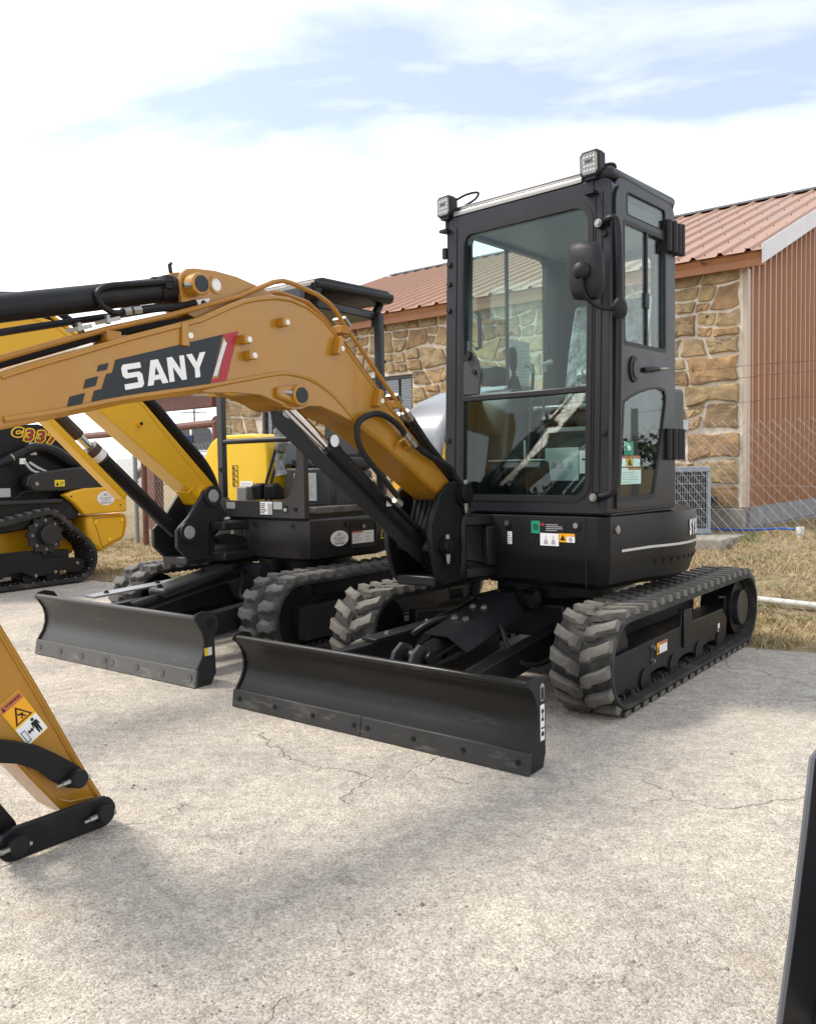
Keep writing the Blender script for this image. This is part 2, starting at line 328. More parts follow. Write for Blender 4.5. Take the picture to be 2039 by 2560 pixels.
def pave_mat():
    m = mat('chip seal paving', (.42, .37, .31), .9); t = m.node_tree; b = t.nodes['Principled BSDF']; c = t.nodes.new('ShaderNodeTexCoord'); L = t.links.new
    def nz(s, d=5, r=.6, v=None):
        n = t.nodes.new('ShaderNodeTexNoise'); n.inputs['Scale'].default_value = s; n.inputs['Detail'].default_value = d; n.inputs['Roughness'].default_value = r; L(v or c.outputs['Object'], n.inputs[0]); return n
    def ramp(src, p0, c0, p1, c1):
        r = t.nodes.new('ShaderNodeValToRGB'); L(src, r.inputs[0]); e = r.color_ramp.elements; e[0].position = p0; e[0].color = (*c0, 1); e[1].position = p1; e[1].color = (*c1, 1); return r.outputs[0]
    def mixc(fac, a, bb, op='MIX'):
        x = t.nodes.new('ShaderNodeMix'); x.data_type = 'RGBA'; x.blend_type = op
        for k, s in ((0, fac), (6, a), (7, bb)):
            if isinstance(s, (int, float)): x.inputs[k].default_value = s
            elif isinstance(s, tuple): x.inputs[k].default_value = (*s, 1)
            else: L(s, x.inputs[k])
        return x.outputs[2]
    # stone chips bedded in pale binder
    vo = t.nodes.new('ShaderNodeTexVoronoi'); vo.inputs['Scale'].default_value = 170; L(c.outputs['Object'], vo.inputs[0])
    vo2 = t.nodes.new('ShaderNodeTexVoronoi'); vo2.inputs['Scale'].default_value = 42; L(c.outputs['Object'], vo2.inputs[0])
    sepc = t.nodes.new('ShaderNodeSeparateColor'); L(vo.outputs['Color'], sepc.inputs[0])
    chips = ramp(sepc.outputs[0], .0, (.22, .20, .175), .8, (.92, .865, .775))
    fine = ramp(nz(60, 7, .8).outputs[0], .36, (.50, .47, .44), .62, (1.05, 1.05, 1.05))
    base = mixc(1.0, chips, fine, 'MULTIPLY')
    base = mixc(.46, base, (.69, .645, .575))
    blotch = ramp(nz(1.3, 6, .68).outputs[0], .34, (.74, .73, .74), .64, (1.07, 1.05, 1.0)); base = mixc(1.0, base, blotch, 'MULTIPLY')
    mott = ramp(nz(16, 6, .7).outputs[0], .38, (.80, .78, .76), .60, (1.04, 1.03, 1.02)); base = mixc(1.0, base, mott, 'MULTIPLY')
    pits = ramp(vo2.outputs['Distance'], .03, (.34, .30, .27), .15, (1, 1, 1)); pm = ramp(nz(5, 3).outputs[0], .5, (0, 0, 0), .62, (1, 1, 1)); base = mixc(pm, base, mixc(1.0, base, pits, 'MULTIPLY'))
    rust = ramp(nz(1.6, 7, .72).outputs[0], .58, (0, 0, 0), .74, (.6, .6, .6)); base = mixc(rust, base, (.42, .32, .21))
    grey = ramp(nz(.55, 8, .7).outputs[0], .52, (0, 0, 0), .66, (.45, .45, .45)); base = mixc(grey, base, mixc(1.0, base, (.72, .72, .76), 'MULTIPLY'))
    # cracks
    nd = nz(2.2, 5); va = t.nodes.new('ShaderNodeVectorMath'); va.operation = 'MULTIPLY_ADD'; L(nd.outputs['Color'], va.inputs[0]); va.inputs[1].default_value = (.55, .55, .55); L(c.outputs['Object'], va.inputs[2])
    vc = t.nodes.new('ShaderNodeTexVoronoi'); vc.feature = 'DISTANCE_TO_EDGE'; vc.inputs['Scale'].default_value = .85; L(va.outputs[0], vc.inputs[0])
    ck = ramp(vc.outputs['Distance'], .0008, (.62, .62, .62), .0062, (0, 0, 0)); gate = ramp(nz(1.1, 6, .7).outputs[0], .45, (0, 0, 0), .55, (1, 1, 1))
    ckm = mixc(1.0, ck, gate, 'MULTIPLY'); base = mixc(ckm, base, (.30, .25, .20))
    L(base, b.inputs['Base Color'])
    h = t.nodes.new('ShaderNodeMath'); h.operation = 'MULTIPLY_ADD'; L(vo.outputs['Distance'], h.inputs[0]); h.inputs[1].default_value = -.5; L(nz(55, 6, .8).outputs[0], h.inputs[2])
    h2 = t.nodes.new('ShaderNodeMath'); h2.operation = 'MULTIPLY_ADD'; L(ckm, h2.inputs[0]); h2.inputs[1].default_value = -2.2; L(h.outputs[0], h2.inputs[2])
    h3 = t.nodes.new('ShaderNodeMath'); h3.operation = 'MULTIPLY_ADD'; L(nz(9, 4).outputs[0], h3.inputs[0]); h3.inputs[1].default_value = 2.2; L(h2.outputs[0], h3.inputs[2])
    bp = t.nodes.new('ShaderNodeBump'); bp.inputs['Strength'].default_value = .9; bp.inputs['Distance'].default_value = .010; L(h3.outputs[0], bp.inputs['Height']); L(bp.outputs[0], b.inputs['Normal'])
    return m
pv = MB(); far = []
for i in range(-60, 300):
    s = i * .08; j = .10 * noise.noise(Vector((s * 1.3, 0, 1))) + .04 * noise.noise(Vector((s * 6, 0, 5)))
    p = E0 + ED * s + EN * (j - .02); far.append((p.x, p.y))
cn = [(-60, far[-1][1] + 20), (-60, -20), (60, -20), (60, far[0][1] - 12)]
pv.prism(far + cn, 'z', -.02, 0)
tag(pv.build('pavement', pave_mat(), smooth=0), kind='structure')

# loose pebbles on the paving
peb = MB()
for i in range(2200):
    y = 1.7 + 5.5 * rnd.random() ** 1.6; x = rnd.uniform(-.52, .52) * y
    if edge_d(x, y) > -.05: continue
    r = rnd.uniform(.0016, .0042) * (1 + (rnd.random() < .05) * 1.1); q = []
    for (a, b_, c_) in ((1, 0, 0), (-1, 0, 0), (0, 1, 0), (0, -1, 0), (0, 0, 1), (0, 0, -.3)):
        k = r * rnd.uniform(.7, 1.3); q.append((x + a * k, y + b_ * k, c_ * k * .8 + r * .2))
    peb.add(q, [(0, 2, 4), (2, 1, 4), (1, 3, 4), (3, 0, 4), (2, 0, 5), (1, 2, 5), (3, 1, 5), (0, 3, 5)])
tag(peb.build('loose_pebbles', mat('pebble', (.40, .35, .30), .9, var=.65, vscale=2.5), smooth=0), 'loose pebbles scattered over the pale paving', 'pebbles', kind='stuff')

# dry grass
def blade_mat():
    m = mat('dry grass', (.50, .39, .20), .85); t = m.node_tree; b = t.nodes['Principled BSDF']; c = t.nodes.new('ShaderNodeTexCoord')
    n = t.nodes.new('ShaderNodeTexNoise'); n.inputs['Scale'].default_value = 30; n.inputs['Detail'].default_value = 3; t.links.new(c.outputs['Object'], n.inputs[0])
    r = t.nodes.new('ShaderNodeValToRGB'); t.links.new(n.outputs[0], r.inputs[0]); e = r.color_ramp.elements
    e[0].position = .3; e[0].color = (.26, .18, .08, 1); e[1].position = .7; e[1].color = (.60, .48, .27, 1)
    n2 = t.nodes.new('ShaderNodeTexNoise'); n2.inputs['Scale'].default_value = 1.2; n2.inputs['Detail'].default_value = 4; t.links.new(c.outputs['Object'], n2.inputs[0])
    r2 = t.nodes.new('ShaderNodeValToRGB'); t.links.new(n2.outputs[0], r2.inputs[0]); r2.color_ramp.elements[0].position = .55; r2.color_ramp.elements[1].position = .66; r2.color_ramp.elements[1].color = (.8, .8, .8, 1)
    x = t.nodes.new('ShaderNodeMix'); x.data_type = 'RGBA'; t.links.new(r2.outputs[0], x.inputs[0]); t.links.new(r.outputs[0], x.inputs[6]); x.inputs[7].default_value = (.19, .22, .07, 1)
    t.links.new(x.outputs[2], b.inputs['Base Color']); return m
gr = MB()
def tuft(x, y, hh, n):
    z = terr(x, y)
    for k in range(n):
        a = rnd.uniform(0, 6.28); h = hh * rnd.uniform(.5, 1.3); w = rnd.uniform(.0025, .005); bx = x + rnd.gauss(0, .03); by = y + rnd.gauss(0, .03)
        lx = rnd.gauss(0, .75) * h; ly = rnd.gauss(0, .75) * h; c, s = math.cos(a) * w, math.sin(a) * w
        gr.add([(bx - c, by - s, z - .005), (bx + c, by + s, z - .005), (bx + lx * .45 + c * .7, by + ly * .45 + s * .7, z + h * .6), (bx + lx * .45 - c * .7, by + ly * .45 - s * .7, z + h * .6), (bx + lx, by + ly, z + h * .8)],
               [(0, 1, 2, 3), (3, 2, 4)])
k = 0
while k < 9500:
    if rnd.random() < .62: x = rnd.uniform(1.2, 5.6); y = 5 + 6 * rnd.random() ** 1.3
    else: x = rnd.uniform(-5.4, 1.4); y = rnd.uniform(7.0, 14)
    d = edge_d(x, y)
    if d < -.02 or abs(x / y) > .54: continue
    if d < .35 and rnd.random() > .25 + 2 * d: continue
    cl = noise.noise(Vector((x * 1.6, y * 1.6, 4))) + .5 * noise.noise(Vector((x * 5, y * 5, 1)))
    if cl < -.28 and rnd.random() < .8: continue
    tuft(x, y, .032 + .035 * max(0, cl) + .02 * rnd.random(), 7); k += 1
for i in range(420):
    s = rnd.uniform(-1, 11); p = E0 + ED * s + EN * (-.12 + rnd.random() * .8 + .12 * noise.noise(Vector((s * 2, 0, 3)))); tuft(p.x, p.y, .045 + .05 * rnd.random() ** 2, 8)
tag(gr.build('dry_grass', blade_mat(), smooth=0), 'dry straw-coloured grass along the fence and building', 'grass', kind='stuff')

# ------------------------------------------------------------------ stone building
BLD = empty('stone_building', (3.74, 9.54, 0), -(R(90) + R(39)), 'stone-faced building with reddish ribbed metal roof behind the fence', 'building')
mortar = mat('mortar', (.76, .67, .54), .9, var=.25, vscale=5, bump=.4, bscale=40)
def stone_mat():
    m = mat('field stone', (.4, .3, .18), .85); t = m.node_tree; b = t.nodes['Principled BSDF']; c = t.nodes.new('ShaderNodeTexCoord'); L = t.links.new
    oi = t.nodes.new('ShaderNodeObjectInfo'); r = t.nodes.new('ShaderNodeValToRGB'); L(oi.outputs['Random'], r.inputs[0]); e = r.color_ramp.elements
    e[0].position = 0; e[0].color = (.31, .245, .15, 1); e[1].position = 1; e[1].color = (.29, .19, .105, 1)
    for p, cc in ((.2, (.36, .27, .155)), (.4, (.29, .225, .14)), (.55, (.40, .29, .16)), (.7, (.34, .22, .12)), (.85, (.25, .185, .115))):
        q = e.new(p); q.color = (*cc, 1)
    n = t.nodes.new('ShaderNodeTexNoise'); n.inputs['Scale'].default_value = 5; n.inputs['Detail'].default_value = 9; n.inputs['Roughness'].default_value = .68; L(c.outputs['Object'], n.inputs[0])
    r2 = t.nodes.new('ShaderNodeValToRGB'); L(n.outputs[0], r2.inputs[0]); r2.color_ramp.elements[0].position = .32; r2.color_ramp.elements[0].color = (.55, .52, .50, 1); r2.color_ramp.elements[1].position = .62; r2.color_ramp.elements[1].color = (1.32, 1.24, 1.08, 1)
    x = t.nodes.new('ShaderNodeMix'); x.data_type = 'RGBA'; x.blend_type = 'MULTIPLY'; x.inputs[0].default_value = 1; L(r.outputs[0], x.inputs[6]); L(r2.outputs[0], x.inputs[7]); L(x.outputs[2], b.inputs['Base Color'])
    n3 = t.nodes.new('ShaderNodeTexNoise'); n3.inputs['Scale'].default_value = 11; n3.inputs['Detail'].default_value = 10; n3.inputs['Roughness'].default_value = .7; L(c.outputs['Object'], n3.inputs[0])
    bp = t.nodes.new('ShaderNodeBump'); bp.inputs['Strength'].default_value = .9; bp.inputs['Distance'].default_value = .03; L(n3.outputs[0], bp.inputs['Height']); L(bp.outputs[0], b.inputs['Normal']); return m
stonem = stone_mat(); conc = mat('concrete', (.36, .33, .28), .9, var=.35, vscale=4, bump=.3, bscale=30, detail=8); conc2 = mat('grey block', (.30, .30, .30), .9, var=.3, vscale=5, bump=.3, bscale=30)
WIN = [(-6.0, -4.78, 1.55, 2.62), (-8.15, -7.3, 1.2, 2.36)]
Y0, Y1, Z0, Z1 = -9.2, -.02, .70, 3.47
wall = MB()
ycuts = [Y0, -8.15, -7.3, -6.0, -4.78, Y1 + .02]
for i in range(5):
    a, b_ = ycuts[i], ycuts[i + 1]; w = [q for q in WIN if abs(q[0] - a) < .01]
    if w: wall.box(-.28, -.12, a, b_, Z0, w[0][2]); wall.box(-.28, -.12, a, b_, w[0][3], Z1)
    else: wall.box(-.28, -.12, a, b_, Z0, Z1)
wall = wall.build('wall', mortar, BLD)
# irregular stones: cells of scattered points, clipped, shrunk by the joint, each one a slab of its own
seeds = []; tries = 0; r2 = random.Random(11)
polys = []; rows = [Z0]
while rows[-1] < Z1 - .22: rows.append(rows[-1] + r2.uniform(.20, .36))
rows.append(Z1) if Z1 - rows[-1] > .16 else rows.__setitem__(-1, Z1)
def zb(r, y): return rows[r] if r in (0, len(rows) - 1) else rows[r] + .10 * noise.noise(Vector((y * 2.1, r * 7.1, 2))) + .04 * noise.noise(Vector((y * 7, r * 3.3, 9)))
for r in range(len(rows) - 1):
    cuts = [(Y0, Y0)]
    while cuts[-1][0] < Y1 - .30:
        w_ = r2.choice((r2.uniform(.16, .3), r2.uniform(.3, .58))); m_ = cuts[-1][0] + w_; sl_ = max(-.07, min(.07, r2.gauss(0, .05))); cuts.append((m_ - sl_, m_ + sl_))
    cuts[-1] = (Y1, Y1)
    for c in range(len(cuts) - 1):
        a0, a1 = cuts[c]; b0, b1 = cuts[c + 1]; lo = lambda y: zb(r, y); hi = lambda y: zb(r + 1, y)
        whole = [(a0, lo(a0)), ((a0 + b0) / 2, lo((a0 + b0) / 2)), (b0, lo(b0)), ((b0 + b1) / 2 + r2.gauss(0, .012), (lo(b0) + hi(b1)) / 2), (b1, hi(b1)), ((a1 + b1) / 2, hi((a1 + b1) / 2)), (a1, hi(a1)), ((a0 + a1) / 2 + r2.gauss(0, .012), (lo(a0) + hi(a1)) / 2)]
        if (b0 + b1 - a0 - a1) / 2 < .30 and rows[r + 1] - rows[r] > .27:
            k_ = r2.uniform(.35, .65); ml = (a0 + (a1 - a0) * k_, lo(a0) + (hi(a1) - lo(a0)) * k_); mr = (b0 + (b1 - b0) * k_, lo(b0) + (hi(b1) - lo(b0)) * k_ + r2.gauss(0, .02))
            polys += [[whole[0], whole[1], whole[2], mr, ml], [ml, mr, whole[4], whole[5], whole[6]]]
        else: polys.append(whole)
def clip(poly, nx_, ny_, c):
    out = []
    for i in range(len(poly)):
        a = poly[i]; b_ = poly[(i + 1) % len(poly)]; da = a[0] * nx_ + a[1] * ny_ - c; db = b_[0] * nx_ + b_[1] * ny_ - c
        if da <= 0: out.append(a)
        if da * db < 0: k = da / (da - db); out.append((a[0] + (b_[0] - a[0]) * k, a[1] + (b_[1] - a[1]) * k))
    return out
for poly in polys:
    s = (sum(p[0] for p in poly) / len(poly), sum(p[1] for p in poly) / len(poly)); gap = .007 + .011 * r2.random()
    if any(w[0] - .02 < s[0] < w[1] + .02 and w[2] - .02 < s[1] < w[3] + .02 for w in WIN): continue
    poly = [(p[0] + (s[0] - p[0]) * min(.3, gap * 1.35 / max(.05, abs(s[0] - p[0]) + abs(s[1] - p[1])) * 1.6), p[1] + (s[1] - p[1]) * min(.3, gap * 1.35 / max(.05, abs(s[0] - p[0]) + abs(s[1] - p[1])) * 1.9)) for p in poly]
    for w in WIN:
        ds = [(s[0] - w[1], (-1, 0), -w[1] - .015), (w[0] - s[0], (1, 0), w[0] - .015), (s[1] - w[3], (0, -1), -w[3] - .015), (w[2] - s[1], (0, 1), w[2] - .015)]
        ds.sort(key=lambda e_: -e_[0]); poly = clip(poly, *ds[0][1], ds[0][2])
        if len(poly) < 3: break
    if len(poly) < 3: continue
    cx = sum(p[0] for p in poly) / len(poly); cy = sum(p[1] for p in poly) / len(poly)
    # soften the corners and roughen the outline
    rp = []
    for i in range(len(poly)):
        a = poly[i - 1]; b_ = poly[i]; c_ = poly[(i + 1) % len(poly)]
        for (u, t_) in ((a, .12), (c_, .12)): rp.append((b_[0] + (u[0] - b_[0]) * t_, b_[1] + (u[1] - b_[1]) * t_))
    fine_ = []
    for i in range(len(rp)):
        a = rp[i]; b_ = rp[(i + 1) % len(rp)]; fine_.append(a)
        if math.hypot(a[0] - b_[0], a[1] - b_[1]) > .12: fine_.append(((a[0] + b_[0]) / 2 + r2.gauss(0, .006), (a[1] + b_[1]) / 2 + r2.gauss(0, .006)))
    n = len(fine_); dp = .016 + .03 * r2.random(); mb = MB(); ins = min(.025, .15 * min(max(p[0] for p in poly) - min(p[0] for p in poly), max(p[1] for p in poly) - min(p[1] for p in poly)))
    if n < 3: continue
    def sh(p, k):
        dx, dy = cx - p[0], cy - p[1]; l_ = max(1e-3, math.hypot(dx, dy)); return (p[0] + dx / l_ * k - cx, p[1] + dy / l_ * k - cy)
    rings = [(0, -.125), (0, -.12 + dp * .7), (ins * .4, -.12 + dp), (ins * 2.4, -.12 + dp * 1.25)]
    vs = []
    for ins_, x in rings: vs += [(x + (r2.gauss(0, .006) if ins_ else 0), *sh(p, ins_)) for p in fine_]
    fs = [(k_ * n + i, k_ * n + (i + 1) % n, (k_ + 1) * n + (i + 1) % n, (k_ + 1) * n + i) for k_ in range(3) for i in range(n)] + [tuple(range(3 * n, 4 * n))]
    mb.add(vs, fs); mb.build('stone', stonem, wall, loc=(0, cx, cy), smooth=22)
MB().box(-10.5, -.14, -9.2, -.03, .2, .695).build('foundation', conc, BLD)
fb = MB()
for i in range(14): fb.box(-.16 - .4 * (i + 1) + .006, -.16 - .4 * i, -.02, .03, .46, .70); fb.box(-.16 - .4 * (i + 1) - .1 + .006, -.16 - .4 * i - .1, -.02, .029, .15, .454)
fb.build('block_footing', conc2, BLD, bevel=.004)
MB().box(-.34, -.03, -1.15, .03, .15, .69).build('concrete_ledge', conc, BLD, bevel=.01)
# windows
wf = mat('window frame', (.06, .055, .055), .5); blind = mat('blind slat', (.52, .42, .41), .6)
for w in WIN:
    a, b_, c_, d_ = w
    fr = MB().ring((-.2, 0, 0), (0, 1, 0), (0, 0, 1), [(a + .003, c_ + .003), (b_ - .003, c_ + .003), (b_ - .003, d_ - .003), (a + .003, d_ - .003)], [(a + .05, c_ + .05), (b_ - .05, c_ + .05), (b_ - .05, d_ - .05), (a + .05, d_ - .05)], .05).build('window', wf, BLD)
    mm = MB()
    for k in range(1, 4): y = a + (b_ - a) * k / 4; mm.box(-.185, -.165, y - .008, y + .008, c_ + .05, d_ - .05)
    mm.build('muntin', wf, fr)
    MB().box(-.192, -.188, a + .05, b_ - .05, c_ + .05, d_ - .05).build('pane', gl_win, fr)
    z = c_ + .06
    sm = MB().beam((-.225, a + .06, 0), (-.225, b_ - .06, 0), .035, .003, (.5, 0, 1)).mesh('slat', blind)
    while z < d_ - .06: obj('slat', sm, fr, Matrix.Translation((0, 0, z))); z += .038
    MB().box(-.272, -.268, a, b_, c_, d_).build('window_backing', ink, fr)
# roof: ribbed sheets
roofm = mat('copper red roof sheet', (.39, .205, .125), .40, metal=.25, var=.10, vscale=1.2, rvar=.06)
fascm = mat('fascia', (.34, .135, .045), .45, var=.12, vscale=4)
sidm = mat('brown siding', (.33, .148, .070), .34, metal=.2, var=.08, vscale=2)
SLP = .388; EX, EZ = .07, 3.545; RX = -5.3
def rz_(x): return EZ + (EX - x) * SLP
def ribs(n, p, h, top, bot):
    pr = []
    for i in range(n):
        s = i * p; pr += [(s, 0), (s + (p - bot) / 2, 0), (s + (p - top) / 2, h), (s + (p + top) / 2, h), (s + (p + bot) / 2, 0)]
    pr.append((n * p, 0)); return pr
rf = MB().prism([(EX, EZ - .03), (RX, rz_(RX) - .03), (RX * 2 - EX, EZ - .03), (RX * 2 - EX, EZ - .09), (RX, rz_(RX) - .10), (EX - .02, EZ - .09)], 'y', -9.45, .25).build('roof', fascm, BLD)
pr = ribs(3, .305, .034, .03, .085)
def sheet(pr, fa, fb_, t): 
    mb = MB(); n = len(pr)
    mb.v = [fa(s, h) for s, h in pr] + [fb_(s, h) for s, h in pr] + [fa(s, h - t) for s, h in pr] + [fb_(s, h - t) for s, h in pr]
    for i in range(n - 1):
        mb.f += [(i, i + 1, n + i + 1, n + i), (2 * n + i, 3 * n + i, 3 * n + i + 1, 2 * n + i + 1), (i, 2 * n + i, 2 * n + i + 1, i + 1), (n + i, n + i + 1, 3 * n + i + 1, 3 * n + i)]
    return mb
rpm = sheet(pr, lambda s, h: (EX + .05, -s, rz_(EX + .05) + h), lambda s, h: (RX, -s, rz_(RX) + h), .004).mesh('roof_panel', roofm, 20)
sc = MB()
for r_ in range(3):
    for q in range(7):
        for e_ in (-.06, .06): x = EX - .12 - q * .8; sc.cyl((x, -(r_ + .5) * .305 + e_ * 1.3, rz_(x)), (x, -(r_ + .5) * .305 + e_ * 1.3, rz_(x) + .012), .007, 6)
scm = sc.mesh('screws', wf, 0)
for i in range(11):
    p = obj('roof_panel', rpm, rf, Matrix.Translation((0, .28 - i * .915, 0))); 
    q = obj('roof_screws', scm, rf, Matrix.Translation((0, .28 - i * .915, .001))); q['kind'] = 'stuff'
MB().prism([(RX - .15, rz_(RX - .15) - .1), (RX, rz_(RX) + .06), (RX + .15, rz_(RX + .15) + .045), (RX + .15, rz_(RX + .15) + .035), (RX, rz_(RX) + .03)], 'y', -9.5, .28).build('ridge_cap', wf, rf)
MB().box(.02, .045, -9.45, .27, 3.37, 3.545).build('fascia', fascm, BLD, bevel=.003)
MB().box(-.12, .0195, -9.3, .02, 3.40, 3.42).build('soffit', fascm, BLD)
MB().prism([(EX + .04, EZ - .17), (EX + .05, EZ + .035), (RX, rz_(RX) + .05), (RX, rz_(RX) - .17)], 'y', .272, .285).build('rake_trim', mat('pale rake trim', (.55, .53, .53), .35, var=.1, vscale=3), BLD)
hk = MB().tube([(.06, -.42, 3.545), (.062, -.40, 3.50), (.08, -.37, 3.47), (.10, -.35, 3.48)], .009, 6).build('gutter_hook', wf, BLD)
# gable siding
ps = ribs(4, .2286, .03, .022, .055)
for i in range(11):
    x0 = -.20 - i * .9144
    def top(x): return min(rz_(x), rz_(2 * RX - x)) - .12
    sheet(ps, lambda s, h: (x0 - s, .02 + h, .70), lambda s, h: (x0 - s, .02 + h, top(x0 - s)), .004).build('siding_panel', sidm, BLD, smooth=20)
MB().box(-.23, -.115, .0, .054, .70, 3.40).build('corner_trim', mat('corner trim', (.45, .36, .28), .5), BLD, bevel=.004)
MB().box(-10.4, -.27, -.04, .015, .5, 3.4).build('gable_backing', sidm, BLD)
MB().box(-.11, -.075, -.69, -.60, 1.61, 1.73).build('junction_box', mat('grey enamel', (.36, .38, .40), .4), BLD, bevel=.004)
# porch at the far end
pc = MB()
for y in (-11.15,): pc.box(-.05, .15, y - .17, y + .17, .0, 2.75)
pc.build('porch_post', brownp, BLD, bevel=.01)
MB().box(-.02, .12, -10.96, -9.2, 2.38, 2.72).build('porch_beam', brownp, BLD, bevel=.01)
MB().box(-3, .3, -11.6, -9.46, 2.76, 2.86).build('porch_roof', brownp, BLD)

# air conditioner beside the wall
AC = empty('air_conditioner', (0, 0, 0), 0, 'grey outdoor air conditioning unit on a slab against the stone wall', 'air conditioner')
AC.matrix_world = Matrix.Translation((3.74, 9.54, 0)) @ Matrix.Rotation(-(R(90) + R(39)), 4, 'Z') @ Matrix.Translation((.50, -.66, .44)) @ Matrix.Rotation(R(38), 4, 'Z')
acm = mat('unit casing', (.33, .36, .40), .4, var=.1)
cs = MB().box(-.36, .36, -.40, .40, 0, .06).box(-.36, .36, -.40, .40, .68, .74).box(-.36, .36, .36, .40, .06, .68)
for x, y in ((-.36, -.4), (.32, -.4)): cs.box(x, x + .04, y, y + .04, .06, .68)
cs.build('casing', acm, AC, bevel=.008)
MB().box(-.33, .33, -.375, .355, .06, .68).build('coil', mat('dark coil', (.02, .02, .022), .6), AC)
wr = MB().cyl((.352, 0, .06), (.352, 0, .68), .003, 5).mesh('guard_wire', acm)
for k in range(28): obj('guard_wire', wr, AC, Matrix.Translation((0, -.35 + k * .026, 0)))
wr2 = MB().cyl((.353, -.36, 0), (.353, .36, 0), .003, 5).mesh('guard_bar', acm)
for k in range(7): obj('guard_bar', wr2, AC, Matrix.Translation((0, 0, .1 + k * .09)))
MB().box(.0, .05, .4005, .404, .35, .58).build('rating_plate', white, AC)
def tolocal(x, y, z): return (Matrix.Translation((3.74, 9.54, 0)) @ Matrix.Rotation(-(R(90) + R(39)), 4, 'Z')) @ Vector((x, y, z))
slab = MB(); slab.box(-.5, .5, -.55, .75, -.2, .0); so_ = slab.build('concrete_slab', conc, bevel=.02); so_.matrix_world = Matrix.Translation(tolocal(.62, -.55, .435)) @ Matrix.Rotation(-(R(129)), 4, 'Z')
tag(so_, 'low concrete slab under the air conditioning unit', 'slab')
cd = MB().tube(smoothpath([tolocal(-.06, -.28, .78), tolocal(.06, -.28, .80), tolocal(.10, -.30, .68), tolocal(.18, -.38, .52), tolocal(.30, -.52, .47)]), .03, 8).build('insulated_pipe', hose_m)
tag(cd, 'black insulated pipe bending out of the stone wall to the air conditioner', 'pipe')
hs = MB().tube(smoothpath([tolocal(.15, -.35, .47), tolocal(.1, .1, .46), tolocal(.25, .5, .50), tolocal(.32, .72, .50)]), .013, 6).build('blue_hose', mat('blue hose', (.02, .10, .42), .4))
tag(hs, 'thin blue hose lying on the ground by the building corner', 'hose')
sp = empty('water_spigot', tolocal(.34, .74, .36), 0, 'short white standpipe sticking out of the grass at the building corner', 'standpipe')
pvcm = mat('white pvc', (.74, .73, .68), .4, var=.1)
MB().cyl((0, 0, -.1), (0, 0, .16), .03, 12).build('riser', pvcm, sp); MB().cyl((0, 0, .1), (0, 0, .17), .042, 12).build('collar', pvcm, sp); MB().cyl((-.04, 0, .12), (.05, -.02, .12), .018, 8).build('outlet', steel, sp)
pp = empty('drain_pipe', (0, 0, 0), 0, 'long white plastic pipe lying in the dry grass along the fence', 'pipe')
MB().cyl((2.62, 6.86, terr(2.62, 6.86) + .05), (3.2, 6.32, terr(3.2, 6.32) + .05), .026, 14).build('pipe_run', pvcm, pp); MB().cyl((3.16, 6.357, terr(3.2, 6.32) + .05), (3.24, 6.283, terr(3.2, 6.32) + .05), .033, 14).build('coupling', pvcm, pp)

# ------------------------------------------------------------------ chain link fence
FP = Vector((2.75, 6.4)); FD = Vector((-.7071, .7071))
FEN = empty('chain_link_fence', (FP.x, FP.y, 0), 0, 'galvanised chain link fence with barbed wire strands in front of the building', 'fence')
galv = mat('galvanised wire', (.40, .40, .385), .5, metal=.3); rustw = mat('rusty barbed wire', (.12, .075, .055), .7, metal=.3)
FEN.rotation_euler.z = math.atan2(FD.y, FD.x)
def fz(s): p = FP + FD * s; return terr(p.x, p.y) + .04
W = .048; NZ = 30; zz = MB(); zz.tube([(0 if k % 2 == 0 else W, .004 if k % 2 == 0 else -.004, k * W * 1.02) for k in range(NZ + 1)], .0022, 4)
zm = [zz.mesh('mesh_wire', galv, 0)]
z2 = MB(); z2.tube([(W if k % 2 == 0 else 0, -.004 if k % 2 == 0 else .004, k * W * 1.02) for k in range(NZ + 1)], .0022, 4); zm.append(z2.mesh('mesh_wire', galv, 0))
for i in range(290):
    s = -1.35 + i * W; obj('mesh_wire', zm[i % 2], FEN, Matrix.Translation((s, 0, fz(s))))
bp_ = mat('galvanised post', (.30, .31, .32), .5, metal=.4)
for s, r_ in ((-1.4, .03), (2.6, .03), (5.6, .03), (9.95, .036)):
    MB().cyl((s, .04, -.2), (s, .04, fz(s) + 1.62), r_, 12).build('post', bp_, FEN)
MB().cyl((9.55, .1, -.2), (9.55, .1, fz(9.5) + 1.75), .045, 12).build('brown_post', brownp, FEN)
MB().tube(smoothpath([(12.5, .05, 1.86), (10, .05, 1.86), (7.72, .05, 1.88), (7.6, .05, 1.86), (7.56, .05, 1.78), (7.56, .05, 0)], 5), .055, 10).build('brown_top_rail', brownp, FEN)
for z_, sag in ((1.97, .05), (1.89, .06), (1.67, .03)):
    pts = [(s, .02, z_ + .02 * math.sin(s * 2 + z_ * 9) - sag * abs(math.sin(s * .7)) + .02 * max(0, s - 3)) for s in [-1.4 + .15 * k for k in range(95)]]
    b = MB().tube(pts, .0022, 4).build('barbed_wire', rustw, FEN)
    br = MB()
    for k in range(2, 94): p = Vector(pts[k]); a = rnd.uniform(0, 3); br.beam(p + Vector((-.012, .006, math.sin(a) * .014)), p + Vector((.012, -.006, -math.sin(a) * .014)), .0025, .0025)
    br.build('barbs', rustw, b, smooth=0)['kind'] = 'stuff'
MB().tube([(-1.4, 0, fz(-1.4) + .95), (2.6, 0, fz(2.6) + .95), (12, 0, fz(12) + .95)], .002, 4).build('tension_wire', galv, FEN)

